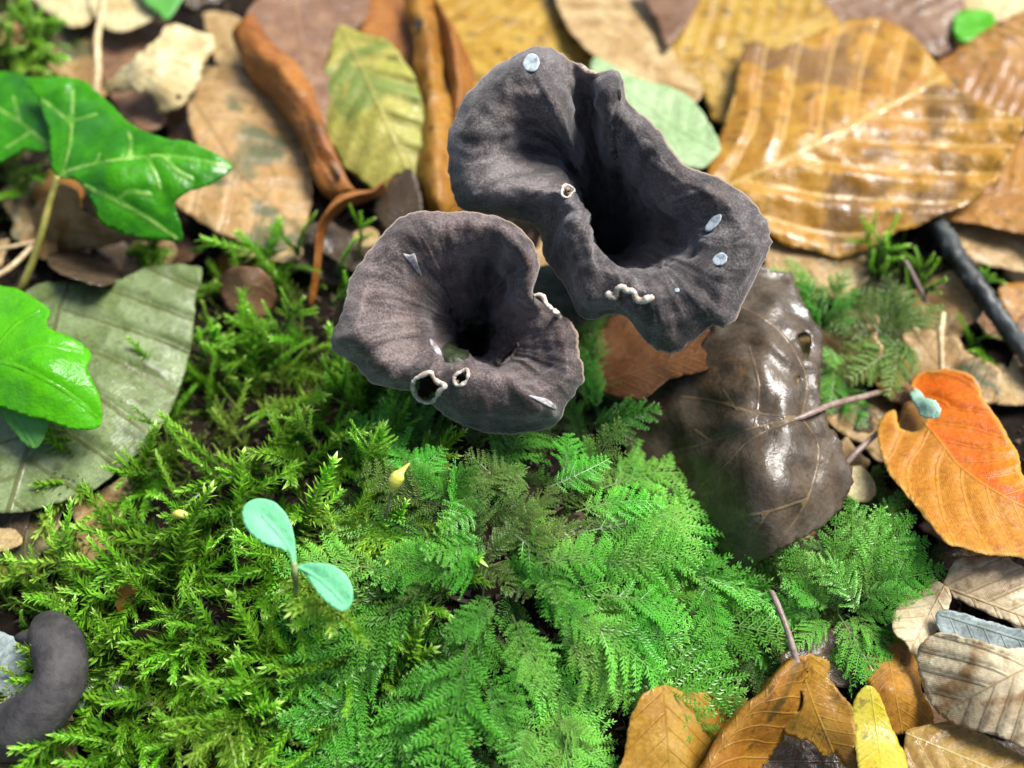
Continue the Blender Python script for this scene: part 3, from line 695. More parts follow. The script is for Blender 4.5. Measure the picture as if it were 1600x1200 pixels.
# left and centre back
leaf('fallen_leaf', 'yellowish leaf at the back edge beside the pale upright stalk', 'leaf',
     [(150,-40),(240,-40),(260,0),(245,25),(215,42),(185,50),(160,40),(140,10)], [(200,10,.9)], PALE, [(140,-20),(250,30)])
leaf('fallen_leaf', 'yellow-tan leaf curled beside moss at the back edge', 'leaf',
     [(40,-40),(150,-40),(150,10),(138,35),(110,42),(85,25),(60,10)], [(100,0,.8)], PALE)
leaf('fallen_leaf', 'brown wet leaf under the cream torn leaf', 'leaf',
     [(145,45),(200,35),(255,30),(270,50),(240,100),(220,140),(170,140),(150,100)], [(200,90,.45)], PURP)
leaf('fallen_leaf', 'brown-tan leaf scraps between the moss tuft and the upright stalk', 'leaf',
     [(60,80),(110,60),(150,70),(165,110),(165,150),(120,145),(90,120)], [(110,100,.35)], BRTAN)
leaf('fallen_leaf', 'dark purplish leaf showing under the cream leaf beside the ivy', 'leaf',
     [(175,140),(225,135),(250,160),(260,190),(230,205),(200,190),(180,165)], [(220,165,.6)], PURP)
leaf('fallen_leaf', 'cream torn leaf with a dark pinhole beside the ivy', 'leaf',
     [(333,57),(335,77),(317,97),(313,123),(290,157),(273,173),(248,177),(240,160),(233,147),(200,140),(170,145),(167,130),(187,110),(213,87),(247,60),(267,38),(300,46)], [(330,60,1.2),(170,140,1.0),(270,170,.9),(250,100,1.5)], PALE, [(170,140),(330,60)], holes=[[(275,150),(281,149),(283,155),(277,158)]], wave=.16, crinkle=.05, serr=2.2)
leaf('fallen_leaf', 'tan corner of leaf between the cream leaf and the red-brown roll', 'leaf',
     [(320,20),(370,25),(395,60),(400,100),(370,110),(340,100),(325,60)], [(360,60,.6)], TAN)
leaf('fallen_leaf', 'tan and grey-green patched beech leaf under the ivy tip', 'leaf',
     [(295,130),(330,105),(370,108),(420,140),(452,180),(473,230),(487,290),(482,340),(462,385),(430,392),(380,378),(340,362),(290,332),(272,315),(290,285),(310,240),(295,190)], [(310,130,.7),(480,300,.7),(290,320,.9),(380,250,.95)], BRTAN, [(300,150),(353,233),(373,267),(417,310),(470,362)], pleat=.06, nv=6, k=.8, wave=.12)
leaf('fallen_leaf', 'brown leaf fold below the patched beech leaf', 'leaf',
     [(330,355),(380,360),(430,375),(470,385),(465,405),(430,408),(390,402),(355,380)], [(400,385,.75)], TAN)
loft('rolled_leaf', 'purple-brown leaf with a glossy orange rolled edge, left of the yellow-green leaf', 'leaf',
     [[(372,72,.9),(364,50,1.3),(380,30,1.55),(395,22,1.45)],
      [(393,120,.8),(383,96,1.25),(402,74,1.6),(420,66,1.45)],
      [(438,172,.8),(420,138,1.2),(440,108,1.7),(462,98,1.5)],
      [(466,212,.8),(462,192,1.3),(476,160,1.55),(492,150,1.45)],
      [(492,272,.8),(480,240,1.15),(497,205,1.6),(512,205,1.45)],
      [(505,306,.8),(498,286,1.1),(517,252,1.35),(530,256,1.3)],
      [(540,318,.8),(530,308,.95),(545,292,1.15),(556,296,1.1)]], REDBR, thick=.03, wave=.10)
leaf('fallen_leaf', 'purple-brown leaf blade behind the rolled orange edge', 'leaf',
     [(385,30),(400,0),(450,-40),(560,-40),(575,20),(545,60),(525,120),(510,205),(535,270),(520,262),(490,200),(455,130),(410,75)], [(400,30,1.5),(520,240,1.4),(540,-20,1.1)], PURP, [(450,-40),(500,190)])
leaf('fallen_leaf', 'russet leaf tip above the yellow-green leaf', 'leaf',
     [(530,-30),(600,-40),(640,-10),(655,60),(660,130),(640,110),(600,65),(560,45)], [(560,0,.9),(650,100,.9)], REDBR, [(540,-30),(655,120)])
leaf('fallen_leaf', 'yellow-green beech leaf standing beside the brown folded leaf', 'leaf',
     [(531,38),(564,52),(606,63),(630,94),(648,119),(662,168),(668,210),(660,245),(648,282),(620,272),(606,290),(590,299),(564,281),(536,259),(515,224),(501,196),(500,147),(507,101),(520,63)], [(531,38,1.3),(500,160,1.2),(660,180,1.4),(590,295,.8),(590,160,1.6)], YGREEN, [(529,36),(564,105),(592,168),(640,275)], pleat=.09, nv=7, k=.8)
loft('rolled_leaf', 'red-brown leaf blade leaning against the back of the large mushroom', 'leaf',
     [[(672,-10,1.2),(690,10,1.6),(700,30,1.3)],[(685,50,1.2),(705,55,1.7),(722,70,1.2)],[(690,100,1.2),(715,105,1.7),(738,112,1.1)],[(695,150,1.1),(715,160,1.5),(735,165,1.0)],[(700,210,1.0),(712,212,1.2),(725,215,.9)]], REDBR, thick=.03)
folded = loft('rolled_leaf', 'brown folded leaf with a dark hole at its top, between yellow-green leaf and mushroom', 'leaf',
     [[(630,-15,1.1),(655,-15,1.45),(684,-10,1.2)],[(632,25,1.2),(655,20,1.55),(690,30,1.3)],[(645,58,1.3),(668,55,1.55),(690,65,1.3)],[(650,110,1.3),(672,110,1.55),(692,118,1.4)],[(655,160,1.3),(678,165,1.55),(705,175,1.3)],[(660,215,1.2),(682,220,1.5),(712,225,1.2)],[(652,255,1.1),(682,265,1.45),(716,268,1.1)],[(655,300,1.0),(685,305,1.4),(720,305,1.0)],[(668,335,.8),(692,340,1.1),(722,335,.8)]], ORBR, thick=.03, wave=.05)
c_ = P(654, 34, 1.66)
mesh_obj('rot_spot', np.vstack([[c_], [c_ + .10*np.array([math.cos(a), math.sin(a), 0]) + [0, 0, -.02] for a in np.linspace(0, 2*math.pi, 14, endpoint=False)]]), [(0, 1+i, 1+(i+1) % 14) for i in range(14)], bpy.data.materials['pit_dark'], folded, origin=c_)  # near-black disc painted for the dark inside the leaf's hole
leaf('fallen_leaf', 'dark maroon leaf corner behind the smaller mushroom', 'leaf',
     [(585,330),(600,295),(622,272),(640,262),(650,280),(660,320),(650,360),(610,365)], [(600,330,.9),(640,270,1.3)], DKBROWN)
loft('rolled_leaf', 'thin arched red-brown leaf strip left of the smaller mushroom', 'leaf',
     [[(605,300,1.0),(600,285,1.4),(612,275,1.3)],[(575,313,1.2),(570,302,1.6),(585,295,1.4)],[(540,325,1.3),(533,312,1.7),(545,300,1.5)],[(513,350,1.2),(504,338,1.6),(518,320,1.4)],[(503,390,1.0),(494,382,1.3),(506,365,1.2)],[(497,430,.8),(489,428,1.0),(501,415,.9)],[(488,480,.5),(484,478,.6),(492,470,.6)]], REDBR, thick=.03, wave=.02)
leaf('fallen_leaf', 'small pinkish brown leaf lump in the moss near the arched strip', 'leaf',
     [(342,450),(350,425),(375,415),(405,420),(425,440),(432,470),(415,495),(385,498),(355,480)], [(342,450,.5),(390,440,1.0),(430,480,.4),(385,498,.5)], PURP)
leaf('fallen_leaf', 'small pale brown leaf nub beside the smaller mushroom', 'leaf',
     [(552,365),(575,355),(592,362),(590,380),(565,385)], [(570,370,1.0)], TAN, step=4)

# ivy and the grey-green leaf
leaf('fallen_leaf', 'tan lobed leaf lying under the ivy leaf', 'leaf',
     [(50,330),(75,310),(90,290),(120,300),(128,330),(165,350),(195,368),(185,380),(150,388),(110,392),(65,380)], [(60,340,.5),(190,370,.5),(110,340,.7)], TAN, [(60,350),(190,370)])
leaf('fallen_leaf', 'small grey-brown leaf at the upper edge of the grey-green leaf', 'leaf',
     [(73,400),(110,392),(150,398),(180,415),(190,435),(160,445),(125,438),(90,425)], [(80,400,.6),(180,430,.7),(130,420,.85)], DKBROWN, [(75,402),(190,440)])
leaf('fallen_leaf', 'broad grey-green beech leaf lying under the bright ivy leaf', 'leaf',
     [(20,470),(73,440),(168,443),(224,418),(266,413),(297,415),(317,424),(308,460),(304,485),(301,527),(294,562),(283,600),(262,650),(235,690),(196,726),(168,751),(140,768),(87,786),(45,798),(-10,800),(-70,780),(-80,620),(-40,520)], [(300,420,1.1),(290,580,.8),(100,780,.9),(-40,780,.9),(20,480,.8),(150,600,1.2)], GREYGREEN,
     [(110,425),(85,520),(60,640),(10,810)], pleat=.07, nv=7, k=.25, wave=.12)
ivy = empty('ivy_leaf', P(40, 450, .3), 'glossy dark green ivy leaf with pale veins on an olive stalk', 'ivy leaf')
jn = (92, 277)
leaf('blade', None, None,
     [(35,123),(67,121),(100,120),(133,127),(150,143),(173,163),(200,190),(233,207),(267,218),(293,220),(317,230),(350,247),(364,261),(347,277),(330,288),(300,297),(283,307),(272,318),(277,337),(283,353),(283,377),(253,375),(227,372),(197,367),(180,360),(160,350),(150,333),(140,310),(130,293),(113,280),(92,277),(78,260),(78,233),(77,207),(67,177),(57,150)],
     [(90,277,2.0),(362,261,2.2),(283,375,1.6),(60,130,2.0),(180,250,2.5),(180,180,2.2)], IVY, None,
     [[jn,(110,266),(150,255),(200,247),(255,243),(310,250),(360,261)],[jn,(130,290),(170,308),(220,335),(275,372)],[jn,(100,260),(110,220),(112,180),(113,140)],[(200,247),(205,225),(200,205)],[(255,243),(275,265),(300,280)],[(150,255),(155,240)],[(112,190),(135,182),(150,178)],[(112,195),(90,175),(65,155)],[(185,315),(200,300),(235,303)],[(230,245),(245,280),(250,295)]], parent=ivy, wave=.10, crinkle=.03, serr=.6)
tube('petiole', None, None, [(90,277,2.0,.055),(78,315,1.7,.06),(66,360,1.4,.065),(52,405,1.0,.065),(38,440,.7,.07),(25,470,.3,.07)], PETI, ivy)
leaf('ivy_leaf', 'shiny dark ivy leaf behind the large ivy leaf', 'ivy leaf',
     [(-60,110),(0,112),(40,118),(62,150),(76,190),(82,228),(60,236),(35,232),(0,252),(-60,260)], [(-40,180,1.4),(75,210,1.6),(20,130,1.5)], IVY, None, [[(78,230),(30,190),(-40,150)],[(30,190),(20,150)],[(50,205),(10,230)]], wave=.1)
leaf('ivy_leaf', 'light green ivy leaf tip at the back edge', 'ivy leaf',
     [(215,-30),(290,-30),(280,5),(262,30),(245,18),(225,3)], [(250,0,1.2)], IVYP)
ivb = empty('ivy_leaf', P(-20, 560, .4), 'bright green young ivy leaf lying over the grey-green beech leaf', 'ivy leaf')
leaf('blade', None, None,
     [(-60,440),(0,446),(35,455),(75,481),(77,492),(72,504),(84,516),(112,527),(136,544),(142,558),(136,576),(147,600),(157,625),(158,660),(147,670),(119,672),(94,665),(75,658),(40,650),(0,636),(-60,610)],
     [(0,450,1.9),(140,560,2.1),(150,660,1.7),(0,630,1.9),(60,570,2.4)], IVYL, None, [[(-60,560),(20,570),(100,610),(150,650)],[(0,566),(60,540),(130,550)],[(-20,560),(20,510),(60,485)]], parent=ivb, wave=.08, serr=.6)
leaf('lobe', None, None, [(0,628),(40,642),(75,655),(72,675),(66,690),(52,702),(35,690),(20,672),(0,645)], [(0,640,1.7),(52,702,1.35),(70,660,1.6)], IVYP, None, [[(20,640),(52,700)]], parent=ivb, step=5, serr=.4)

# bottom-left litter
leaf('fallen_leaf', 'brown leaf edge between the grey-green leaf and the moss', 'leaf',
     [(110,790),(150,768),(190,745),(228,705),(235,730),(205,775),(190,820),(165,870),(130,905),(112,880),(120,830)], [(120,800,.5),(220,720,.7),(150,880,.3)], TAN, [(225,715),(120,890)])
leaf('fallen_leaf', 'dark brown rotting leaf left of the moss', 'leaf',
     [(-40,800),(30,795),(80,815),(105,850),(95,890),(60,885),(20,870),(-40,875)], [(30,840,.3)], DKBROWN)
leaf('fallen_leaf', 'small tan curled leaf scrap on the dark rotting leaf', 'leaf',
     [(-20,830),(10,825),(30,833),(33,848),(15,858),(-20,862)], [(5,840,.6)], TAN, step=5)
leaf('fallen_leaf', 'narrow yellow leaf strip on the dark soil', 'leaf', [(-20,888),(30,884),(66,886),(64,900),(30,906),(-20,910)], [(20,895,.25)], YELLOW, step=5)
leaf('fallen_leaf', 'blue-grey torn leaf beside the bent mushroom', 'leaf',
     [(-30,985),(10,990),(30,1010),(42,1035),(35,1060),(40,1080),(25,1105),(0,1080),(-30,1060)], [(5,1040,.55)], DEADGREY, serr=2)
leaf('fallen_leaf', 'grey wet leaf under the moss beside the bent mushroom', 'leaf',
     [(110,1050),(140,1030),(180,1045),(215,1040),(220,1075),(170,1100),(120,1110)], [(160,1070,.35)], DEADGREY)
leaf('fallen_leaf', 'brown leaf under the foot of the bent mushroom', 'leaf',
     [(-30,1140),(40,1110),(95,1095),(115,1125),(120,1180),(110,1230),(-30,1240)], [(50,1170,.25)], BRTAN, [(110,1100),(-20,1220)])
leaf('fallen_leaf', 'reddish brown bud-like leaf poking out of the coarse moss', 'leaf',
     [(185,960),(180,930),(190,905),(202,900),(212,920),(212,945),(200,968)], [(190,960,.9),(200,905,1.3)], REDBR, step=4)

# right side
leaf('fallen_leaf', 'reddish brown leaf under the front lobe of the large mushroom', 'leaf',
     [(935,610),(925,560),(945,505),(1000,480),(1070,490),(1110,516),(1138,544),(1136,568),(1085,582),(1040,595),(1000,625)], [(940,560,.8),(1136,560,1.9),(1050,490,1.3)], leaf_mat('russet_leaf', (.22, .09, .07), (.30, .135, .10), (.3, .16, .12), (.08, .04, .04), .5, wet=.4), [(930,600),(1130,540)])
syc = empty('sycamore_leaf', P(1170, 700, 0), 'large dark brown wet sycamore leaf arched over, with a torn hole and pale veins', 'leaf')
J = (1252, 652)
leaf('blade', None, None,
     [(1165,400),(1192,420),(1236,426),(1248,456),(1272,500),(1288,524),(1286,560),(1280,620),(1292,652),(1312,692),(1332,732),(1332,764),(1312,800),(1272,832),(1224,856),(1196,870),(1167,897),(1138,901),(1128,870),(1105,845),(1080,815),(1040,785),(1000,750),(975,700),(965,650),(985,610),(1040,590),(1080,560),(1110,520),(1120,470)],
     [(1236,426,1.95),(1288,540,1.85),(1195,480,2.1),(1195,600,2.2),(1195,720,2.1),(1262,652,1.98),(1332,745,1.5),(1300,690,1.78),(1275,830,1.35),(1140,898,.5),(1180,800,1.8),(1080,810,.6),(975,690,.3),(1050,600,1.2),(1150,680,1.9),(1120,470,1.8),(1060,700,.9)], SYCA, None,
     [[J,(1180,668),(1110,690),(1048,706)],[J,(1180,645),(1120,628),(1064,620)],[J,(1175,685),(1130,730),(1096,758)],[J,(1262,600),(1240,545),(1205,505),(1160,480)],[J,(1280,700),(1262,780),(1216,850)],[J,(1290,640)],[(1110,690),(1085,672)],[(1150,640),(1130,610)],[(1262,780),(1200,800),(1160,805)],[(1200,800),(1180,830)],[(1180,660),(1185,600),(1170,540)]],
     holes=[[(1246,524),(1258,518),(1267,528),(1266,545),(1261,560),(1254,550),(1250,536)],[(1244,590),(1249,586),(1251,594),(1246,598)]], parent=syc, wave=.12, crinkle=.06, serr=2.6, sharp=True)
tube('petiole', None, None, [(1235,657,2.05,.03),(1252,652,2.03,.045),(1275,642,1.98,.05),(1300,632,1.75,.055),(1340,622,1.3,.055),(1366,615,.9,.05),(1380,612,.2,.05)], PETB, syc)
tube('twig', 'thin grey leaf stalk lying beyond the sycamore leaf edge', 'twig', [(1318,728,.7,.05),(1340,705,.8,.05),(1372,676,.7,.045)], PETB)
leaf('fallen_leaf', 'small cream leaf edge under the sycamore leaf beside green moss', 'leaf',
     [(1318,740),(1340,728),(1362,745),(1370,770),(1350,785),(1325,775)], [(1345,755,.6)], PALE, step=5)
leaf('fallen_leaf', 'vivid orange leaf with a dark notch and a lichen scrap at its top', 'leaf',
     [(1428,588),(1460,577),(1496,578),(1524,592),(1536,620),(1560,656),(1576,684),(1592,712),(1597,740),(1612,760),(1650,770),(1660,860),(1620,880),(1590,870),(1540,866),(1500,855),(1480,848),(1448,812),(1416,772),(1388,736),(1371,684),(1376,655),(1398,640),(1405,668),(1430,675),(1448,655),(1440,625),(1425,605)],
     [(1430,590,.9),(1500,580,1.2),(1596,720,1.5),(1388,736,1.3),(1480,846,1.7),(1500,720,1.35),(1640,820,1.6)], ORANGE, [(1440,655),(1470,690),(1500,728),(1560,770),(1650,815)], pleat=.06, nv=6, k=.8, wave=.08)
leaf('lichen_scrap', 'pale green ruffled lichen scrap at the notch of the orange leaf', 'lichen',
     [(1420,612),(1432,606),(1440,616),(1450,622),(1464,626),(1469,640),(1465,652),(1450,654),(1438,650),(1432,636),(1424,626)], [(1422,612,1.25),(1466,645,1.45),(1440,648,1.3)], LICH, step=3.5, serr=2.2, wave=.12, crinkle=.12, thick=.04)
leaf('fallen_leaf', 'crumpled cream-tan leaf under the orange leaf at the right', 'leaf',
     [(1497,872),(1526,868),(1559,860),(1583,876),(1610,892),(1660,920),(1660,1010),(1610,985),(1550,962),(1500,938),(1472,925),(1480,898)], [(1500,880,1.1),(1640,900,1.3),(1490,925,.9),(1600,980,1.1)], BEIGE, [(1470,915),(1660,985)], wave=.16, pleat=.05)
leaf('fallen_leaf', 'blue-grey wet leaf fragment between two tan beech leaves', 'leaf',
     [(1462,962),(1478,952),(1510,960),(1550,972),(1600,985),(1660,1005),(1660,1050),(1600,1030),(1550,1022),(1510,1010),(1475,995)], [(1480,960,1.35),(1600,1020,1.3),(1640,1000,1.4)], DEADGREY, [(1470,960),(1660,1020)], wave=.05)
leaf('fallen_leaf', 'tan curled leaf corner touching the right moss tuft', 'leaf',
     [(1456,903),(1430,915),(1410,932),(1396,960),(1395,985),(1408,998),(1420,1010),(1436,1030),(1450,1010),(1465,985),(1480,960),(1485,925)], [(1410,930,.9),(1395,985,1.3),(1480,930,1.2),(1435,1025,1.1)], BEIGE, [(1476,915),(1420,1020)], arch=.2, wave=.12)
leaf('fallen_leaf', 'large crumpled beige beech leaf below the blue-grey fragment', 'leaf',
     [(1433,1023),(1447,998),(1475,990),(1520,1000),(1570,1012),(1610,1015),(1670,1040),(1670,1190),(1610,1175),(1575,1157),(1550,1148),(1517,1139),(1489,1131),(1460,1107),(1442,1072)], [(1440,1010,1.3),(1640,1050,1.6),(1490,1125,.9),(1620,1170,1.1),(1540,1060,1.5)], BEIGE, [(1650,1020),(1560,1065),(1470,1115)], pleat=.045, nv=6, wave=.12)
leaf('fallen_leaf', 'brown leaf with pale straight veins under the beige beech leaf', 'leaf',
     [(1415,1145),(1440,1135),(1489,1128),(1530,1145),(1559,1160),(1610,1188),(1680,1240),(1400,1260),(1412,1200)], [(1420,1150,.6),(1560,1165,.8),(1500,1220,.8)], leaf_mat('brown_pale_veins', (.40, .22, .09), (.50, .31, .14), (.78, .62, .42), (.2, .1, .05), .5, 6, .9, wet=.4, vw=.03), [(1415,1145),(1620,1230)], pleat=.05, nv=6)
leaf('fallen_leaf', 'upright orange-brown leaf between yellow leaf and beige beech leaf', 'leaf',
     [(1347,1043),(1369,1013),(1414,1003),(1433,1037),(1441,1080),(1458,1113),(1455,1140),(1414,1146),(1390,1146),(1375,1105),(1358,1072)], [(1350,1045,.9),(1430,1040,.8),(1420,1140,.5),(1395,1080,1.1)], ORBR, [(1385,1005),(1410,1145)], wave=.1)
leaf('fallen_leaf', 'yellow leaf with grey rot patch, standing beside the curled orange leaf', 'leaf',
     [(1357,1070),(1338,1088),(1331,1113),(1336,1159),(1342,1200),(1350,1240),(1412,1240),(1416,1190),(1402,1155),(1386,1118),(1373,1085)], [(1355,1075,1.2),(1335,1150,1.0),(1410,1180,1.0),(1370,1200,1.2)], YELLOW, [(1360,1070),(1385,1240)], wave=.05)
crl = empty('curled_leaf', P(1230, 1150, 0), 'curled orange-brown leaf with green patch and thin stalk at the foot of the moss', 'leaf')
loft('rolled_edge', None, None,
     [[(1060,1235,.2),(1085,1215,.8),(1120,1215,.9),(1165,1245,.3)],
      [(1100,1186,.4),(1120,1165,1.0),(1150,1165,1.0),(1190,1200,.3)],
      [(1132,1136,.6),(1152,1118,1.2),(1185,1125,1.15),(1220,1160,.4)],
      [(1176,1098,.8),(1192,1080,1.4),(1222,1090,1.35),(1245,1120,.7)],
      [(1203,1064,1.0),(1216,1050,1.5),(1238,1056,1.45),(1255,1080,1.0)],
      [(1226,1032,1.3),(1238,1026,1.5),(1250,1030,1.45),(1262,1040,1.3)]], ORBR, parent=crl, wave=.08, thick=.03, ragged=.02)
leaf('blade', None, None, [(1230,1034),(1250,1024),(1272,1023),(1297,1037),(1296,1062),(1324,1093),(1335,1122),(1337,1171),(1338,1215),(1318,1195),(1305,1178),(1285,1180),(1268,1160),(1240,1152),(1222,1140),(1215,1115),(1222,1085),(1228,1060)],
     [(1250,1030,1.45),(1297,1045,1.15),(1336,1150,1.2),(1225,1135,.95),(1310,1180,.9),(1270,1100,1.2)], CURLG, [(1248,1030),(1275,1110),(1312,1200)], parent=crl, holes=[[(1238,1082),(1250,1078),(1256,1092),(1250,1112),(1240,1108)]], serr=2.4, wave=.12, crinkle=.05)
tube('petiole', None, None, [(1245,1036,1.45,.055),(1238,1010,1.55,.05),(1228,978,1.6,.045),(1215,945,1.6,.045),(1206,925,1.5,.04)], PETB, crl)
leaf('fallen_leaf', 'smooth orange-tan leaf curving up at the foot of the moss cushion', 'leaf',
     [(1039,1070),(1010,1080),(995,1100),(984,1130),(977,1171),(972,1230),(1090,1240),(1120,1190),(1150,1150),(1180,1110),(1155,1088),(1105,1082),(1065,1080)], [(1035,1072,1.1),(978,1180,1.0),(1150,1100,.3),(1060,1180,.8),(1120,1180,.25)], leaf_mat('orange_tan_smooth', (.48, .24, .06), (.60, .36, .13), (.40, .2, .07), (.3, .15, .05), .25, 5, .8, (.25, .45), .5, .2), [(1035,1062),(1050,1240)], wave=.05)
leaf('fallen_leaf', 'dark brown wet leaf in the hollow under the curled orange leaf', 'leaf',
     [(1160,1180),(1200,1120),(1290,1110),(1330,1200),(1320,1250),(1150,1250)], [(1230,1200,.0)], DKBROWN)  # added leaf, its dark colour stands for shade below the torn blade
leaf('fallen_leaf', 'dark leaf in the hollow between the two mushrooms', 'leaf',
     [(800,430),(850,415),(905,425),(930,470),(905,510),(860,510),(820,480)], [(860,460,1.6)], leaf_mat('dark_slate_leaf', (.05, .06, .055), (.11, .13, .12), (.09, .1, .09), (.02, .02, .02), .6, wet=.5, trans=0), [(810,440),(920,500)])

# sticks and stalks
tube('dead_stick', 'dark wet stick with pale lichen sheen beside the large golden leaf', 'stick',
     [(1440,325,.4,.14),(1470,360,.7,.17),(1500,410,.85,.17),(1540,465,.85,.16),(1580,520,.7,.15),(1630,590,.3,.14)], BARK, rough=.22, sides=16, n=12)
tube('dry_stalk', 'pale straw upright stalk at the back beside the cream leaf', 'stalk', [(166,-30,1.0,.06),(160,20,1.2,.065),(152,60,1.3,.07),(153,105,1.2,.075),(150,150,.9,.07)], STRAW, rough=.1)
tube('dry_stalk', 'straw stalk lying at the foot of the ivy stalk', 'stalk', [(-20,440,.6,.05),(20,415,.7,.05),(50,385,.6,.045)], STRAW, rough=.1)
tube('dry_stalk', 'thin straw lying flat beside the ivy stalk', 'stalk', [(-20,392,.5,.035),(20,385,.55,.035),(60,376,.5,.03)], STRAW, rough=.1)
tube('twig', 'short pale peeling twig above the orange leaf', 'twig', [(1472,585,.6,.055),(1470,545,.8,.05),(1470,515,.9,.06),(1474,490,.9,.05)], STRAW, rough=.15)
tube('twig', 'short dark twig standing in the green tuft under the golden leaf', 'twig', [(1414,408,1.0,.05),(1428,435,.8,.05),(1446,470,.5,.05)], PETB, rough=.12)
tube('twig', 'thin dark bent twig between the ferny tuft and the orange leaf', 'twig', [(1408,560,.7,.035),(1415,585,.7,.035),(1425,600,.5,.035)], PETB)

# seedling
sdl = empty('seedling', P(463, 960, 1.2), 'pale mint seedling with two rounded seed leaves rising from the moss', 'seedling')
leaf('seed_leaf', None, None, [(378,800),(384,787),(402,779),(425,783),(444,800),(455,822),(460,849),(462,875),(464,892),(456,892),(453,867),(440,858),(417,851),(395,837),(382,821)], [(380,800,3.0),(425,785,3.1),(460,890,2.7),(400,840,2.95)], SEED, None, [[(461,890),(448,850),(410,805)]], parent=sdl, step=5, serr=.15, wave=.02, crinkle=.004, thick=.04)
leaf('seed_leaf', None, None, [(462,886),(485,879),(515,882),(537,896),(549,916),(550,939),(540,954),(526,952),(507,939),(489,916),(476,897)], [(465,886,2.7),(515,882,2.9),(545,945,2.7),(500,930,2.75)], SEED, None, [[(464,886),(500,905),(536,940)]], parent=sdl, step=5, serr=.15, wave=.02, crinkle=.004, thick=.04)
tube('stem', None, None, [(460,880,2.72,.04),(461,898,2.55,.05),(463,920,2.1,.04),(464,950,1.5,.035),(464,970,1.0,.035)], plain_mat('seedling_stem', (.16, .20, .06), (.30, .36, .14), 500, .5), sdl)
cap = empty('moss_capsule', P(612, 800, 1.2), 'yellow moss spore capsule on a thin reddish stalk above the feathery moss', 'moss capsule')
tube('seta', None, None, [(606,830,1.4,.018),(604,805,1.8,.018),(608,785,2.1,.018),(613,766,2.4,.02)], PETB, cap, sides=6)
tube('capsule', None, None, [(612,768,2.4,.03),(616,755,2.5,.10),(622,744,2.6,.10),(628,736,2.65,.05),(640,724,2.7,.012)], plain_mat('capsule_yellow', (.52, .50, .05), (.66, .66, .20), 400, .4, .2, .2), cap, sides=10)
tube('moss_bud', 'small pale yellow-green bud lying on the coarse moss', 'moss bud', [(270,806,1.8,.04),(280,803,1.9,.07),(292,806,1.9,.05)], bpy.data.materials['capsule_yellow'], sides=8)
# ------------------------------------------------------------------ moss
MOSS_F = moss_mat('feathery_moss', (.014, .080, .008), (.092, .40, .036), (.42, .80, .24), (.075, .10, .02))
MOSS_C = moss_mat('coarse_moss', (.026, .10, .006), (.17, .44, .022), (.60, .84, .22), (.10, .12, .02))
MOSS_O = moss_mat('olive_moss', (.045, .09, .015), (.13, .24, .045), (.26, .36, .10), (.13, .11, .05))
class Geo:
    def __init__(s): s.v = []; s.f = []; s.tip = []; s.stem = []
    def kite(s, b, d, side, up, L, wd, tip, stem=0.0, bend=.15):
        i = len(s.v)
        s.v += [b, b + d*L*.45 + side*wd + up*wd*.5, b + d*L - up*L*bend, b + d*L*.45 - side*wd + up*wd*.5]
        s.tip += [tip*.85, tip, min(1, tip+.12), tip]; s.stem += [stem]*4
        s.f += [(i, i+1, i+2), (i, i+2, i+3)]
    def rod(s, pts, r0, r1, t0, t1, stem=1.0):
        n = len(pts); i0 = len(s.v)
        for k, p in enumerate(pts):
            u = k/(n-1); r = r0 + (r1-r0)*u
            d = pts[min(k+1, n-1)] - pts[max(k-1, 0)]; d = d/np.linalg.norm(d)
            a = np.cross(d, [0, 0, 1.0]); a /= max(np.linalg.norm(a), 1e-6); b = np.cross(a, d)
            for th in (0.5, 2.6, 4.7): s.v.append(p + r*(math.cos(th)*a + math.sin(th)*b)); s.tip.append(t0+(t1-t0)*u); s.stem.append(stem*(1-u*.8))
        for k in range(n-1):
            for j in range(3):
                a, b = i0+k*3+j, i0+k*3+(j+1) % 3; s.f += [(a, b, b+3), (a, b+3, a+3)]
    def arrays(s): return np.array(s.v), np.array(s.f), np.array(s.tip), np.array(s.stem)
UPZ = np.array([0, 0, 1.0])
def nrm(v): return v/max(np.linalg.norm(v), 1e-9)
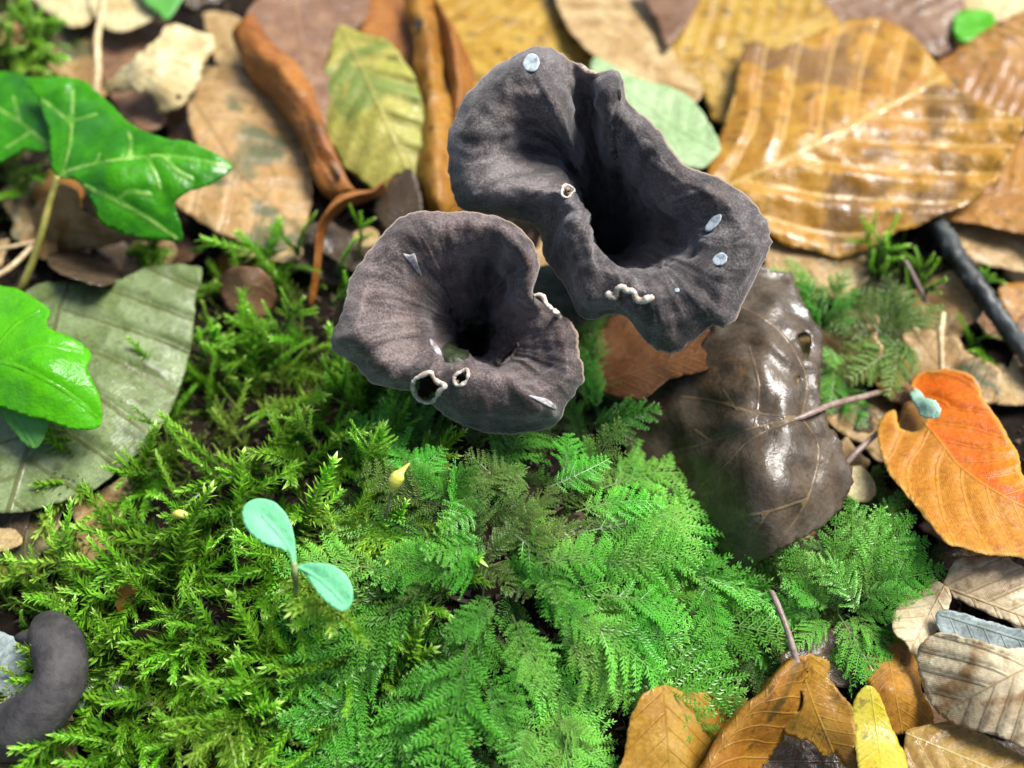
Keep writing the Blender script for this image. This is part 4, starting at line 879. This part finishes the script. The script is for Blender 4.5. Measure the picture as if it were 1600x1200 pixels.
def frond(seed, nb=13, dens=1.0, droop=.22, wide=.36):
    """one fern-like frond: stem along +X (length 1), branches left and right, each with rows of leaflets"""
    R = random.Random(seed); g = Geo(); sway = R.uniform(-.13, .13)
    def sp(x): return np.array([x, sway*x*x, -droop*x**2.2 + .10*x])
    g.rod([sp(x) for x in np.linspace(0, .97, 10)], .008, .004, .15, .8, .6)
    for i in range(nb):
        x = .10 + .87*(i+R.uniform(-.2, .2))/nb
        env = min(1, (x/.30)**.8) * max(0, (1.02-x)/.72 if x > .30 else 1)**.85
        for sd_ in (-1, 1):
            L = wide*env*R.uniform(.78, 1.12)
            if L < .03: continue
            p0 = sp(x); T = nrm(sp(x+.01)-sp(x-.01)); side = nrm(np.cross(UPZ, T))*sd_
            an = math.radians(R.uniform(42, 66)); lift = R.uniform(-.15, .38)
            d0 = nrm(math.cos(an)*T + math.sin(an)*side + lift*UPZ)
            def bp(t): return p0 + d0*L*t + T*L*.16*t*t - UPZ*L*.22*t*t
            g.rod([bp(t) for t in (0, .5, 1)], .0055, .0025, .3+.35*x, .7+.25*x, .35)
            npn = max(2, int(L/.025*dens))
            for j in range(npn):
                t = (j+.6)/npn; q = bp(t); bd = nrm(bp(min(1, t+.05)) - bp(t-.05)); bs = nrm(np.cross(UPZ, bd))
                pl = (.050*(1-.6*t) + .010)*R.uniform(.75, 1.25)*(.65+.5*env)
                for s2 in (-1, 1):
                    a2 = math.radians(R.uniform(38, 58)); d = nrm(math.cos(a2)*bd + math.sin(a2)*s2*bs + R.uniform(-.05, .35)*UPZ)
                    g.kite(q, d, nrm(np.cross(UPZ, d)), UPZ, pl, pl*.16+.0015, min(1, .28+.3*x+.42*t))
            g.kite(bp(.94), d0, nrm(np.cross(UPZ, d0)), UPZ, .035, .006, min(1, .6+.4*x))
    return g.arrays()
def shoot(seed, n=115, branches=0, fat=1.0, sub=True):
    """one coarse shoot: curved stem set all round with small pointed leaves"""
    R = random.Random(seed); g = Geo()
    def run(p0, d0, L, nl, t0, bendv, fat):
        def sp(u): return p0 + d0*L*u + bendv*L*u*u
        g.rod([sp(u) for u in np.linspace(0, .96, 7)], .017*fat, .007*fat, t0, .9, .8)
        ph = R.uniform(0, 6)
        for i in range(nl):
            u = (i+.5)/nl; c = sp(u); T = nrm(sp(u+.02)-sp(u-.02)); a = nrm(np.cross(T, [0.13, .2, 1])); b = np.cross(T, a)
            ph += 2.39996 + R.uniform(-.25, .25); out = math.cos(ph)*a + math.sin(ph)*b
            an = math.radians(R.uniform(36, 72)*(1-.45*u)); d = nrm(math.cos(an)*T + math.sin(an)*out)
            l = .100*fat*(1-.35*u)*R.uniform(.75, 1.25)
            i0 = len(g.v); side = nrm(np.cross(T, out)); wd = l*.17
            tp = min(1, t0 + (1-t0)*u*.95)
            m1 = c + d*l*.40; m2 = c + d*l*.75 + out*l*.05; e = c + d*l + T*l*.02 + out*l*.12
            g.v += [c, m1+side*wd, m1-out*wd*.35, m1-side*wd, m2+side*wd*.5, m2-side*wd*.5, e]
            g.tip += [tp*.7, tp*.9, tp*.85, tp*.9, tp, tp, min(1, tp+.15)]; g.stem += [.2]+[0]*6
            g.f += [(i0, i0+1, i0+2), (i0, i0+2, i0+3), (i0+1, i0+4, i0+2), (i0+2, i0+5, i0+3), (i0+2, i0+4, i0+5), (i0+4, i0+6, i0+5)]
    bend = np.array([0, R.uniform(-.28, .28), R.uniform(-.30, .05)])
    run(np.zeros(3), np.array([1.0, 0, .12]), 1.0, n, .15, bend, fat)
    for k in range(branches):
        u = R.uniform(.22, .72); p = np.array([1.0, 0, .12])*u + bend*u*u; s_ = 1 if k % 2 else -1
        d = nrm(np.array([.75, s_*R.uniform(.5, .95), R.uniform(.0, .4)])); L = R.uniform(.28, .5)
        run(p, d, L, int(n*L*1.05), .35, np.array([.1, 0, -.25]), fat*.85)
    return g.arrays()
def moss_mesh(name, arr, mat):
    v, f, tp, st = arr
    me = bpy.data.meshes.new(name); me.from_pydata((v*S).tolist(), [], f.tolist())
    for k, a in (('tip', tp), ('stem', st), ('vary', np.full(len(v), .5))):
        at = me.attributes.new(k, 'FLOAT', 'POINT'); at.data.foreach_set('value', a.astype(np.float32))
    me.materials.append(mat); me.update(); return me
FR = [frond(100+i, droop=.12+.05*(i % 5), wide=.31+.03*(i % 4)) for i in range(10)]
SH = [shoot(200+i, branches=(0, 2, 3, 0, 4, 1)[i % 6], fat=(1.15, 1.0, 1.3)[i % 3]) for i in range(12)]
FRM = [moss_mesh('frond', a, MOSS_F) for a in FR]
FRO = [moss_mesh('frond', a, MOSS_O) for a in FR[:4]]
SHM = [moss_mesh('shoot', a, MOSS_C) for a in SH]
def basis(d, roll=0.0, up=None):
    x = nrm(d); u = np.array([0, -.25, 1.0]) if up is None else up
    y = nrm(np.cross(u, x)); z = np.cross(x, y)
    c, s_ = math.cos(roll), math.sin(roll)
    return np.stack([x, c*y+s_*z, -s_*y+c*z], 1)
def put(me, base, tipp, parent, roll=0.0, widen=1.0, name='frond'):
    d = tipp - base; L = np.linalg.norm(d); B = basis(d, roll)*L; B[:, 1] *= widen; B[:, 2] *= widen
    o = bpy.data.objects.new(name, me); col.objects.link(o); o.parent = parent
    M = Matrix([[*B[0], (base*S)[0]], [*B[1], (base*S)[1]], [*B[2], (base*S)[2]], [0, 0, 0, 1]])
    o.matrix_parent_inverse = Matrix.Identity(4)
    o.matrix_basis = Matrix.Translation(-parent.location) @ M
    return o
def filler(name, arrs, mat, spots, parent):
    """many small sprigs joined into one mass: spots = (base, tip, roll)"""
    V = []; F = []; Tp = []; St = []; Va = []; off = 0
    for base, tipp, roll in spots:
        v, f, tp, st = arrs[rng.integers(len(arrs))]; d = tipp-base; L = np.linalg.norm(d); B = basis(d, roll)*L
        V.append(v @ B.T + base); F.append(f+off); off += len(v); Tp.append(tp); St.append(st); Va.append(np.full(len(v), rng.uniform(-1.1, -.1)))  # older sprigs, coloured darker to paint shade into the gaps
    V = np.vstack(V); F = np.vstack(F)
    me = bpy.data.meshes.new(name); me.vertices.add(len(V)); me.vertices.foreach_set('co', ((V)*S).ravel())
    me.loops.add(F.size); me.loops.foreach_set('vertex_index', F.ravel().astype(np.int32))
    me.polygons.add(len(F)); me.polygons.foreach_set('loop_start', (np.arange(len(F))*3).astype(np.int32))
    me.update(calc_edges=True)
    for k, a in (('tip', Tp), ('stem', St), ('vary', Va)):
        at = me.attributes.new(k, 'FLOAT', 'POINT'); at.data.foreach_set('value', np.concatenate(a).astype(np.float32))
    me.materials.append(mat)
    o = bpy.data.objects.new(name, me); col.objects.link(o); o.parent = parent; o.location = -parent.location; o['kind'] = 'stuff'
    return o
def sample(poly, n, mind):
    poly = np.asarray(poly, float); lo, hi = poly.min(0), poly.max(0); out = []
    for _ in range(n*60):
        q = lo + rng.random(2)*(hi-lo)
        if inside(q[None], poly)[0] and all((q[0]-o_[0])**2+(q[1]-o_[1])**2 > mind*mind for o_ in out):
            out.append(q)
            if len(out) >= n: break
    return np.array(out)
# --- feathery cushion in front of the mushrooms
cush = empty('moss_cushion', PG(np.array(780.), np.array(870.)), 'dense bright green feathery fern-like moss cushion in front of the mushrooms', 'moss')
CEN = PG(np.array(775.), np.array(850.), .3)
A_f = [(600,700),(680,690),(760,700),(850,720),(930,740),(1000,770),(1050,830),(1070,900),(1050,980),(1000,1050),(940,1100),(880,1160),(850,1240),(560,1240),(540,1100),(580,1000),(560,900),(590,800)]
def radial(px, py, L, rise, cen, jit=.5, start_up=.12):
    b = PG(np.array(px), np.array(py), start_up); d = b[:2]-cen[:2]; r = np.linalg.norm(d); a = math.atan2(d[1], d[0]) + rng.normal(0, jit)
    dd = np.array([math.cos(a), math.sin(a)])
    t = b[:2] + dd*L*.92; z = hz(t[0], t[1]) + start_up + rise
    return b, np.array([t[0], t[1], float(z)])
pts = sample(A_f, 88, 34); order = np.argsort(-np.linalg.norm(pts-[775, 850], axis=1))
for i, (x, y) in enumerate(pts[order]):
    b, t_ = radial(x, y, rng.uniform(1.4, 2.6), rng.uniform(.1, .65), CEN, .55, rng.uniform(.0, .45))
    olive = (abs(x-790) < 110 and y < 870 and rng.random() < .5)
    put((FRO if olive else FRM)[i % 4 if olive else i % len(FRM)], b, t_, cush, rng.normal(0, .6))
# individually placed fronds that stand out
for (x0, y0, z0, x1, y1, z1) in [(920,830,2.0,1095,800,1.6),(900,800,2.0,1040,760,1.9),(930,880,2.0,1110,870,1.5),(940,930,1.9,1100,945,1.4),(920,980,1.8,1080,1010,1.2),(900,960,1.9,1060,1060,1.0),
      (880,1000,1.8,1000,1090,1.0),(860,760,2.2,960,725,2.1),(780,940,2.3,690,1000,2.0),(730,1000,2.0,700,1240,1.2),(720,1050,1.8,620,1080,1.5),(720,900,2.3,600,860,2.2),(700,860,2.3,570,900,1.9),
      (760,1060,1.8,830,1190,1.0),(690,1100,1.5,610,1180,1.0),(840,880,2.4,990,850,2.0),(850,920,2.3,960,1000,1.8),(800,960,2.3,850,1090,1.6),(700,780,2.2,620,730,2.1),(640,760,2.0,690,690,2.1),
      (880,740,1.9,900,670,1.9),(920,750,1.8,925,680,1.7),(1095,900,1.3,1135,1035,.9),(870,1120,1.3,930,1170,.8),(830,1130,1.3,800,1230,.8)]:
    put(FRM[rng.integers(len(FRM))], P(x0, y0, z0), P(x1, y1, z1), cush, rng.normal(0, .2), rng.uniform(1.0, 1.3))
for k in range(26):
    x, y = 775 + rng.normal(0, 55), 850 + rng.normal(0, 45); a = rng.uniform(0, 6.28); b = PG(np.array(x), np.array(y), .1)
    put((FRO if k % 2 else FRM)[k % 4], b, b + np.array([math.cos(a)*.7, math.sin(a)*.7, rng.uniform(.3, .8)])*rng.uniform(.9, 1.5), cush, rng.normal(0, .6))
lowF = [frond(300+i, nb=13, dens=.7) for i in range(5)]; lowS = [shoot(400+i, n=46, branches=i % 3) for i in range(6)]
sp_ = []
for x, y in sample(A_f, 230, 12):
    b, t_ = radial(x, y, rng.uniform(.7, 1.4), rng.uniform(-.1, .35), CEN, .9, rng.uniform(-.15, .1)); sp_.append((b, t_, rng.normal(0, .6)))
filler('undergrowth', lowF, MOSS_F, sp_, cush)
# --- coarse moss on the left
mat_ = empty('moss_mat', PG(np.array(350.), np.array(900.)), 'coarse yellow-green moss of bristly upright shoots round the seedling', 'moss')
A_c = [(150,820),(200,750),(230,680),(290,600),(330,560),(400,500),(440,450),(500,420),(540,450),(530,560),(600,640),(680,680),(640,760),(600,860),(590,960),(600,1080),(570,1240),(130,1240),(120,1120),(100,1020),(95,950),(120,880)]
CEN2 = PG(np.array(430.), np.array(800.), .2)
for i, (x, y) in enumerate(sample(A_c, 215, 18)):
    up_ = y < 620
    b = PG(np.array(x), np.array(y), rng.uniform(-.1, .15)); a = rng.uniform(0, 2*math.pi)
    d = nrm(b[:2]-CEN2[:2])*.55 + np.array([math.cos(a), math.sin(a)])*.8
    L = rng.uniform(.8, 1.9)
    el = rng.uniform(.15, .75)
    d = nrm(np.array([d[0], d[1], 0])); t_ = b + (d*math.cos(el) + UPZ*math.sin(el))*L
    put(SHM[i % len(SHM)], b, t_, mat_, rng.uniform(-1, 1), rng.uniform(1.05, 1.5), 'shoot')
for (x0, y0, z0, x1, y1, z1) in [(440,520,1.0,470,460,1.5),(420,580,1.0,470,520,1.5),(350,600,1.0,385,560,1.4),(560,760,1.8,585,660,2.1),(250,740,1.0,165,745,1.1),(300,660,1.0,210,680,1.2),(420,760,1.5,340,740,1.7),(360,800,1.4,255,795,1.5),
      (300,860,1.2,130,812,1.2),(260,900,1.1,120,880,1.0),(250,930,1.0,85,960,1.0),(300,950,1.2,215,985,1.4),(310,960,1.3,330,1090,1.3),(360,800,1.6,368,905,1.6),(420,1060,1.2,395,935,1.7),(560,1020,1.5,440,1060,1.6),(440,1140,1.0,345,1050,1.3),(300,1000,1.1,160,1010,1.1),
      (240,1100,.8,100,1120,.8),(280,1140,.9,230,1210,.9),(480,1050,1.4,430,1110,1.3),(520,1130,1.2,470,1220,1.0),(600,720,1.9,540,700,2.1),(500,700,1.6,450,640,1.9),(480,640,1.4,420,650,1.7),(540,620,1.6,500,560,1.9),
      (520,480,1.2,560,420,1.6),(530,430,1.1,545,365,1.6),(560,400,1.0,575,335,1.5),(470,400,.9,420,355,1.4),(465,400,.9,470,330,1.5),(450,420,.9,495,405,1.3),(240,430,.8,250,395,1.2),(300,395,.5,330,370,.9)]:
    put(SHM[rng.integers(len(SHM))], P(x0, y0, z0), P(x1, y1, z1), mat_, rng.uniform(-1, 1), rng.uniform(1.1, 1.5), 'shoot')
sp_ = []
for x, y in sample(A_c, 480, 8):
    b = PG(np.array(x), np.array(y), rng.uniform(-.25, 0)); a = rng.uniform(0, 2*math.pi); el = rng.uniform(.0, .9); L = rng.uniform(.5, 1.0)
    sp_.append((b, b + np.array([math.cos(a)*math.cos(el), math.sin(a)*math.cos(el), math.sin(el)])*L, rng.uniform(-2, 2)))
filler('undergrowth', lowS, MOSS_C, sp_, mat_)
# --- separate tufts
def tuft(label, spots, mats, extra=0, ext_poly=None, name='moss_tuft', wid=1.0, arrs=None, fmat=None, nm='frond'):
    s0 = np.array(spots, float); e = empty(name, PG(s0[:, 0].mean(), s0[:, 1].mean()), label, 'moss', 'moss tufts')
    for i, (x0, y0, z0, x1, y1, z1) in enumerate(spots):
        put(mats[i % len(mats)], P(x0, y0, z0), P(x1, y1, z1), e, rng.normal(0, .35), wid*rng.uniform(.9, 1.2), nm)
    if extra:
        sp = []
        for x, y in sample(ext_poly, extra, 6):
            b = PG(np.array(x), np.array(y), rng.uniform(-.15, .0)); a = rng.uniform(0, 2*math.pi); el = rng.uniform(.0, .8); L = rng.uniform(.5, 1.1)
            sp.append((b, b + np.array([math.cos(a)*math.cos(el), math.sin(a)*math.cos(el), math.sin(el)])*L, rng.uniform(-1, 1)))
        filler('undergrowth', arrs or lowF, fmat or mats[0].materials[0], sp, e)
    return e
tuft('bright green ferny moss tuft between the orange leaf and the curled orange leaf',
     [(1290,960,.6,1215,850,1.3),(1300,950,.6,1225,905,1.1),(1310,960,.7,1290,800,1.4),(1330,930,.7,1275,860,1.4),(1320,940,.7,1350,790,1.5),(1340,930,.8,1390,790,1.5),(1350,900,.8,1430,800,1.4),(1350,920,.8,1480,880,1.2),(1340,930,.8,1440,920,1.2),(1330,940,.7,1450,850,1.3),
      (1330,950,.7,1410,960,1.2),(1310,960,.7,1390,1095,1.0),(1320,960,.7,1420,1030,.9),(1300,970,.6,1240,1000,.9),(1290,970,.6,1200,930,.9),(1310,980,.6,1330,1090,.7),(1360,870,.8,1330,770,1.3),(1380,870,.9,1450,840,1.3),(1370,850,.8,1400,760,1.2),(1340,960,.7,1310,880,1.4),(1290,990,.4,1300,1060,.6),(1270,960,.4,1180,960,.6)],
     FRM, 90, [(1180,880),(1300,800),(1400,780),(1460,860),(1420,930),(1400,1000),(1320,1050),(1200,1040),(1120,1000)])
tuft('olive star-shaped ferny moss tuft beside the sycamore leaf stalk',
     [(1405,525,.8,1290,520,1.0),(1405,525,.8,1340,445,1.1),(1405,525,.8,1375,430,1.2),(1405,525,.8,1420,440,1.2),(1405,525,.8,1470,470,1.1),(1405,530,.8,1390,620,.8),(1405,530,.8,1340,600,.9),(1405,530,.8,1310,570,.9),(1405,528,.8,1440,590,.7),(1405,525,.8,1300,490,1.0)],
     FRO, 30, [(1300,480),(1450,470),(1440,580),(1330,600)], wid=1.15, fmat=MOSS_O)
tuft('vivid green moss tuft behind the dark sycamore leaf',
     [(1270,520,.6,1200,420,1.4),(1270,500,.7,1230,400,1.3),(1290,500,.7,1250,430,1.4),(1290,480,.8,1330,420,1.3),(1290,500,.8,1345,450,1.2),(1285,520,.8,1340,500,1.2),(1280,520,.8,1260,470,1.5),(1290,540,.6,1310,570,1.0),(1300,560,.5,1310,640,.7),(1320,600,.4,1350,660,.6),(1290,520,.7,1320,470,1.4),(1260,470,.7,1200,440,1.3)],
     FRM, 40, [(1200,420),(1340,420),(1350,560),(1300,640),(1290,560)])
tuft('small bright moss tuft at the lower edge of the large golden leaf',
     [(1370,420,.5,1380,340,1.3),(1370,420,.5,1340,360,1.2),(1370,430,.5,1400,370,1.2),(1360,430,.5,1350,400,1.0),(1440,460,.5,1435,390,1.1),(1440,460,.5,1480,435,1.0),(1430,470,.5,1400,430,.9),(1370,440,.4,1390,400,1.1)],
     SHM, 20, [(1340,390),(1400,380),(1450,430),(1420,470),(1360,440)], wid=1.4, arrs=lowS, nm='shoot')
tuft('little moss sprigs on the soil beside the dark stick', [(1520,540,.3,1500,505,.7),(1520,540,.3,1545,510,.7),(1525,545,.3,1530,560,.6),(1520,440,.3,1570,425,.7),(1525,445,.3,1545,420,.7)], SHM, 0, wid=1.5, nm='shoot')
tuft('yellow-green moss tuft at the back corner beside the shiny ivy',
     [(20,90,.6,-5,20,1.5),(30,90,.7,40,10,1.5),(40,100,.7,75,50,1.4),(30,110,.7,92,58,1.3),(20,110,.8,60,90,1.5),(10,110,.8,20,40,1.5),(40,60,.6,70,5,1.4),(60,70,.6,105,30,1.2),(0,60,.6,-20,10,1.4),(50,120,.7,110,115,1.2),(20,30,.6,50,-10,1.4),(60,110,.7,88,75,1.3)],
     SHM, 60, [(-30,-20),(110,-10),(100,60),(110,120),(0,120),(-30,100)], wid=1.5, arrs=lowS, nm='shoot')
tuft('dark green moss under the ivy stalk and tan lobed leaf',
     [(20,290,.5,40,240,1.2),(30,300,.5,70,250,1.1),(20,280,.5,5,230,1.1),(40,290,.4,20,330,.8),(210,390,.3,250,380,.9),(220,410,.3,270,395,.8),(200,400,.3,225,370,.8),(330,520,.4,320,470,.9),(330,540,.4,345,500,1.0),(320,560,.4,310,520,.9),(340,560,.4,370,520,1.0)],
     SHM, 30, [(0,240),(70,240),(60,330),(0,340)], wid=1.4, arrs=lowS, nm='shoot')
tuft('shaded feathery moss between the front lobe of the large mushroom and the smaller mushroom',
     [(920,640,.7,905,540,1.3),(930,640,.7,930,560,1.2),(930,660,.8,960,640,1.2),(920,670,.9,1030,640,1.5),(910,680,.9,880,600,1.3),(930,690,.9,990,660,1.4),(900,620,.7,880,520,1.2),(910,600,.6,930,510,1.1),(940,620,.7,985,600,1.1),(900,520,.6,880,470,1.2)],
     FRM, 60, [(860,480),(940,500),(980,620),(980,700),(900,720),(880,600)])
tuft('dark low moss at the left edge by the narrow yellow leaf strip', [(20,950,.1,5,920,.4),(30,960,.1,50,920,.5),(50,960,.1,85,930,.5),(40,980,.1,20,960,.4),(60,980,.1,95,960,.5)], SHM, 25, [(-20,910),(90,910),(100,980),(-20,990)], wid=1.4, arrs=lowS, nm='shoot')
tuft('shaded dark moss in the hollow right of the feathery cushion', [(1130,960,.1,1090,920,.7),(1140,970,.1,1170,920,.6),(1130,1000,.0,1110,1050,.3),(1160,1000,.1,1200,1040,.3),(1100,1030,.1,1140,1050,.3),(1180,1000,.1,1230,960,.6),(1110,900,.3,1180,900,.8)],
     FRM, 50, [(1060,880),(1200,900),(1260,1000),(1220,1030),(1120,1040),(1050,1020)])

# ------------------------------------------------------------------ litter under the leaves
SCRAP_M = [DKBROWN, PURP, BRTAN, TAN, ORBR, DKBROWN]
scraps = []
for k in range(9):
    Lh = rng.uniform(.7, 1.25); wd = Lh*rng.uniform(.42, .6); th = np.linspace(0, 2*math.pi, 22, endpoint=False)
    ol = np.c_[Lh*np.cos(th), wd*np.sin(th)*(1-.25*np.cos(th))]*(1 + .10*rng.normal(0, 1, 22))[:, None]
    if k % 3 == 0: ol = ol[ol[:, 0] < Lh*.35]
    o = leaf('leaf_scrap', 'dark decayed leaf scrap in the litter showing between the larger leaves', 'leaf scrap', ol, [(0, 0, 0)], SCRAP_M[k % 6], [(-Lh, 0), (Lh, 0)], world=True, step=.08, serr=.02, wave=.25, crinkle=.06, pleat=.04, group='decayed leaf scraps in the litter')
    scraps.append(o)
moss_areas = [A_f, A_c, [(980,740),(1110,830),(1250,900),(1270,1040),(1150,1060),(1000,1090),(960,1240),(840,1240)], [(760,440),(1040,480),(1060,800),(780,740)], [(940,1040),(1360,1040),(1380,1250),(940,1250)], [(1200,780),(1480,780),(1480,1000),(1200,1050)]]
MARKS = [(200,250,'the glossy dark ivy leaf'),(250,100,'the cream torn leaf'),(450,100,'the rolled orange edge'),(580,150,'the yellow-green leaf'),(780,40,'the orange-tan leaf'),(970,40,'the pale tan leaf'),(1170,80,'the spotted golden leaf'),(1350,250,'the large golden leaf'),
         (1550,100,'the orange-brown leaf tip'),(1560,300,'the glossy orange leaf'),(1530,450,'the dark stick'),(1380,500,'the olive moss tuft'),(1200,650,'the sycamore leaf'),(1500,720,'the vivid orange leaf'),(1350,930,'the bright ferny moss tuft'),(1530,920,'the crumpled cream-tan leaf'),(1560,1080,'the large beige leaf'),(1380,1150,'the yellow leaf'),
         (1230,1130,'the curled orange-brown leaf'),(1050,1150,'the smooth orange-tan leaf'),(960,600,'the front lobe of the large mushroom'),(150,620,'the grey-green leaf'),(380,450,'the pinkish brown lump'),(50,850,'the dark rotting leaf'),(60,1080,'the bent mushroom'),(100,400,'the ivy stalk')]
cnt = 0
for k in range(2500):
    if cnt >= 230: break
    px, py = rng.uniform(-260, 1860), rng.uniform(-260, 1330)
    if any(inside(np.array([[px, py]]), np.array(a, float))[0] for a in moss_areas): continue
    p = PG(np.array(px), np.array(py), 0)
    o = scraps[cnt % 9] if cnt < 9 else scraps[rng.integers(9)].copy()
    if cnt >= 9: col.objects.link(o)
    o.location = Vector((p[0]*S, p[1]*S, (p[2] + rng.uniform(.08, .42))*S))
    o.rotation_euler = (rng.normal(0, .22), rng.normal(0, .22), rng.uniform(0, 6.28)); o.scale = (1,)*3
    near = min(MARKS, key=lambda q: (q[0]-px)**2 + (q[1]-py)**2)[2]
    look = {'dark_brown_wet': 'dark brown', 'purple_brown': 'purplish brown', 'brown_tan_patched': 'patchy tan', 'tan_leaf': 'light tan', 'orange_brown': 'orange-brown'}[o.data.materials[0].name]
    o['label'] = f'{look} leaf scrap in the litter near {near}'
    cnt += 1

# crumbs of bark, rotted leaf and earth on the soil
CR = plain_mat('crumbs', (.012, .008, .005), (.10, .065, .04), 60, .8, .5)
V = []; F = []
for k in range(9000):
    px, py = rng.uniform(-150, 1750), rng.uniform(-150, 1300)
    p = PG(np.array(px), np.array(py), .05); r = rng.uniform(.02, .09)*(1 if rng.random() < .93 else 2)
    M = np.linalg.qr(rng.normal(0, 1, (3, 3)))[0]*np.array([r*rng.uniform(.8, 2.2), r*.7, r*rng.uniform(.15, .6)])
    b = np.array([[1, 0, 0], [-.6, .9, .2], [-.7, -.8, 0], [.1, .2, .9], [0, -.1, -.8]])*(1+.25*rng.normal(0, 1, (5, 1))); i = len(V)
    V += list(b @ M.T + p); F += [(i, i+1, i+3), (i+1, i+2, i+3), (i+2, i, i+3), (i+1, i, i+4), (i+2, i+1, i+4), (i, i+2, i+4)]
c_ = mesh_obj('litter_crumbs', np.array(V), F, CR, smooth=False); tag(c_, 'dark crumbs of bark and rotted leaf on the soil', 'litter', kind='stuff')
